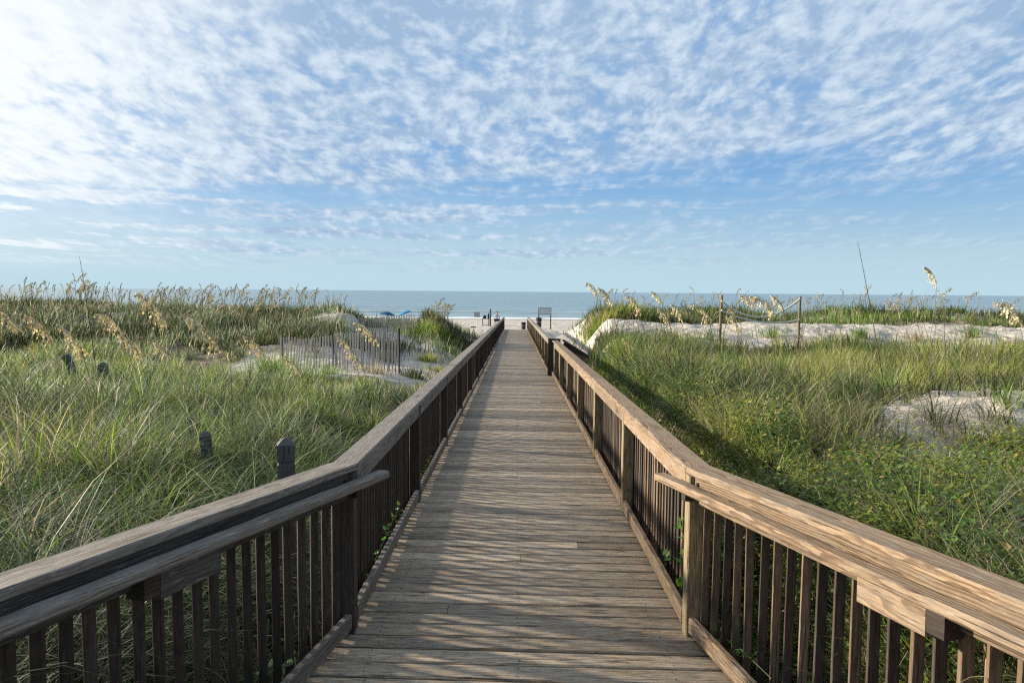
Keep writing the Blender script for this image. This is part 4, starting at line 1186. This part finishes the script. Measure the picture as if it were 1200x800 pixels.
# frame bench with two dark bags
pl, pr = spot(565, 373, 70), spot(573, 373, 70); zt = pl.z; zg = gz_at(pl)
t = thing('beach_table', ((pl.x + pr.x) / 2, 70, zg), 'low dark frame table standing on the beach beside the piling', 'table')
MB().board((pl.x, 70.3, zt), (pr.x, 70.3, zt), .62, .05, ch=.008).obj('table_top', M['bollard'], t)
for x in (pl.x + .04, pr.x - .04):
    for yy in (70.06, 70.54):
        MB().board((x, yy, zg - .05), (x, yy, zt - .03), .05, .05, up=(1, 0, 0)).obj('leg', M['bollard'], t)
MB().board((pl.x, 70.06, zg + .07), (pr.x, 70.06, zg + .07), .04, .04).obj('stretcher', M['bollard'], t)
def bag(px0, px1, pt_, Y, zb, label):
    x0, x1 = spot(px0, 370, Y).x, spot(px1, 370, Y).x; zt_ = spot(px0, pt_, Y).z; h = zt_ - zb; w = x1 - x0
    t = thing('beach_bag', ((x0 + x1) / 2, Y, zb), label, 'bag')
    prof = [(.0, .92), (.04, 1), (.3, 1.0), (.7, .92), (.95, .74), (1.0, .5)]
    vs, fs = [], []
    for q, s in prof:
        for i in range(14):
            A = 6.2832 * i / 14; ca, sa = math.cos(A), math.sin(A)
            vs.append(((x0 + x1) / 2 + math.copysign(abs(ca) ** .6, ca) * w * .5 * s, Y + math.copysign(abs(sa) ** .6, sa) * .17 * s, zb + h * q))
    for k in range(5):
        for i in range(14): fs.append((k * 14 + i, k * 14 + (i + 1) % 14, k * 14 + 14 + (i + 1) % 14, k * 14 + 14 + i))
    fs += [tuple(range(13, -1, -1)), tuple(70 + i for i in range(14))]
    m = MB(); m.add(vs, fs); m.obj('body', M['navy'], t, True)
    cx = (x0 + x1) / 2
    MB().tube([(cx + math.cos(A) * w * .28, Y, zb + h * .98 + math.sin(A) * h * .28) for A in [math.pi * k / 8 for k in range(9)]], .015, 5).obj('handle', M['navy'], t)
bag(566, 570, 369.5, 70.3, zt + .026, 'dark bag on the left of the low beach table')
bag(571.3, 573.4, 367.5, 70.3, zt + .026, 'taller dark bag on the low beach table, next to the piling')
p = spot(555.5, 383, 64); z = gz_at(p)
o = MB().board((p.x - .28, 64, z + .05), (p.x + .14, 64.1, z + .04), .16, .11, ch=.03, seg=4, jit=.012).obj('driftwood_log', M['bollard'])
tag(o, 'short dark driftwood log lying on the sand below the small sign', 'driftwood')

# umbrellas
def umbrella(px, py, Y, r_, mat, tilt, label):
    tp = spot(px, py, Y); z = gz_at(tp)
    t = thing('beach_umbrella', (tp.x, Y, z), label, 'beach umbrella')
    n = 8; vs, fs = [], []
    prof = [(0.02, 0), (.35, -.07), (.7, -.2), (1.0, -.42), (.98, -.50)]
    rot = Matrix.Rotation(tilt, 3, 'Y')
    m2 = 24
    for q, h in prof:
        for i in range(m2):
            A = 6.2832 * i / m2; sc = 1 - .06 * q * (math.cos(A * n / 1) * -.5 + .5)
            vs.append(tuple(tp + rot @ Vector((q * r_ * math.cos(A) * sc, q * r_ * math.sin(A) * sc, h * r_ * .8))))
    for k in range(4):
        for i in range(m2): fs.append((k * m2 + i, k * m2 + (i + 1) % m2, k * m2 + m2 + (i + 1) % m2, k * m2 + m2 + i))
    m = MB(); m.add(vs, fs); m.obj('canopy', M[mat], t)
    MB().tube([(tp.x - math.sin(tilt) * .0, Y, z - .3), tuple(tp + Vector((0, 0, .08)))], .025, 7).obj('pole', M['white'], t)
    for i in range(n):
        A = 6.2832 * i / n
        MB().tube([tuple(tp + rot @ Vector((0, 0, -.05))), tuple(tp + rot @ Vector((r_ * .93 * math.cos(A), r_ * .93 * math.sin(A), -.37 * r_)))], .009, 4).obj('rib', M['metal'], t)
umbrella(454, 365, 84, .95, 'blue_dark', .15, 'dark blue beach umbrella beyond the dune gap, left of the brighter one')
umbrella(473, 364.5, 86, .85, 'blue', -.35, 'bright blue tilted beach umbrella beside the grassy mound')


# ------------------------------------------------------------------ the person on the beach
def skin_figure(name, joints, edges, mat, parent, lvl=2):
    me = bpy.data.meshes.new(name)
    me.from_pydata([j[0] for j in joints], edges, [])
    me.materials.append(mat)
    o = link(name, me, parent)
    md = o.modifiers.new('skin', 'SKIN'); md.use_smooth_shade = True
    for i, j in enumerate(joints):
        me.skin_vertices[0].data[i].radius = (j[1], j[2] if len(j) > 2 else j[1])
    me.skin_vertices[0].data[0].use_root = True
    s = o.modifiers.new('sub', 'SUBSURF'); s.levels = lvl; s.render_levels = lvl
    return o
hp = spot(582.5, 364.5, 71.5)
gz = gz_at(hp)
per = thing('person', (hp.x, 71.5, gz), 'person in a pale shirt sitting on a low dark chair facing the sea', 'person')
# sits facing the sea (+y), turned a little left
SEAT = .42
J = [((0, 0, SEAT + .12), .125, .10), ((0, -.02, SEAT + .30), .12, .09), ((0, -.03, SEAT + .50), .145, .095), ((0, -.02, SEAT + .60), .06), ((0, .0, SEAT + .68), .055), ((0, .02, SEAT + .76), .085, .095), ((0, .02, SEAT + .84), .07, .08),
     ((-.10, .04, SEAT + .09), .085), ((-.13, .45, SEAT + .10), .062), ((-.14, .52, SEAT - .20), .050), ((-.14, .50, .06), .034), ((-.15, .64, .035), .028),
     ((.10, .04, SEAT + .09), .085), ((.13, .45, SEAT + .10), .062), ((.14, .52, SEAT - .20), .050), ((.14, .50, .06), .034), ((.15, .64, .035), .028),
     ((-.19, -.02, SEAT + .53), .055), ((-.25, .04, SEAT + .28), .042), ((-.20, .26, SEAT + .20), .032), ((-.17, .34, SEAT + .18), .025),
     ((.19, -.02, SEAT + .53), .055), ((.25, .04, SEAT + .28), .042), ((.20, .26, SEAT + .20), .032), ((.17, .34, SEAT + .18), .025)]
E = [(0, 1), (1, 2), (2, 3), (3, 4), (4, 5), (5, 6), (0, 7), (7, 8), (8, 9), (9, 10), (10, 11), (0, 12), (12, 13), (13, 14), (14, 15), (15, 16), (2, 17), (17, 18), (18, 19), (19, 20), (2, 21), (21, 22), (22, 23), (23, 24)]
skin_figure('body', J, E, M['skin'], per)
sh = [(J[0][0], .14, .115), (J[1][0], .138, .105), (J[2][0], .162, .112), ((0, -.02, SEAT + .575), .075), (J[17][0], .072), ((-.235, .02, SEAT + .36), .062), (J[21][0], .072), ((.235, .02, SEAT + .36), .062)]
skin_figure('shirt', sh, [(0, 1), (1, 2), (2, 3), (2, 4), (4, 5), (2, 6), (6, 7)], M['shirt'], per)
so = [((0, .0, SEAT + .11), .135, .12), (J[7][0], .10), ((-.12, .30, SEAT + .10), .085), (J[12][0], .10), ((.12, .30, SEAT + .10), .085)]
skin_figure('shorts', so, [(0, 1), (1, 2), (0, 3), (3, 4)], M['navy'], per)
skin_figure('hair', [((0, -.02, SEAT + .80), .092, .10), ((0, .0, SEAT + .87), .075, .085), ((0, .02, SEAT + .89), .06)], [(0, 1), (1, 2)], M['hair'], per)
ch = thing('beach_chair', (hp.x, 71.4, gz), 'low dark folding beach chair under the seated person', 'chair')
Vx, Vy = hp.x, 71.5
MB().board((Vx - .27, Vy + .12, gz + SEAT - .03), (Vx + .27, Vy + .12, gz + SEAT - .03), .46, .03, ch=.008).obj('seat', M['navy'], ch)
MB().board((Vx - .27, Vy - .20, gz + SEAT + .08), (Vx + .27, Vy - .20, gz + SEAT + .08), .03, .20, ch=.008).obj('backrest', M['navy'], ch)
for sx in (-.26, .26):
    for yy in (-.12, .32):
        MB().tube([(Vx + sx, Vy + yy, gz - .03), (Vx + sx, Vy + yy * .9, gz + SEAT - .03)], .014, 6).obj('leg', M['metal'], ch)
    MB().board((Vx + sx, Vy - .20, gz + SEAT + .18), (Vx + sx, Vy + .28, gz + SEAT + .18), .05, .025).obj('armrest', M['bollard'], ch)
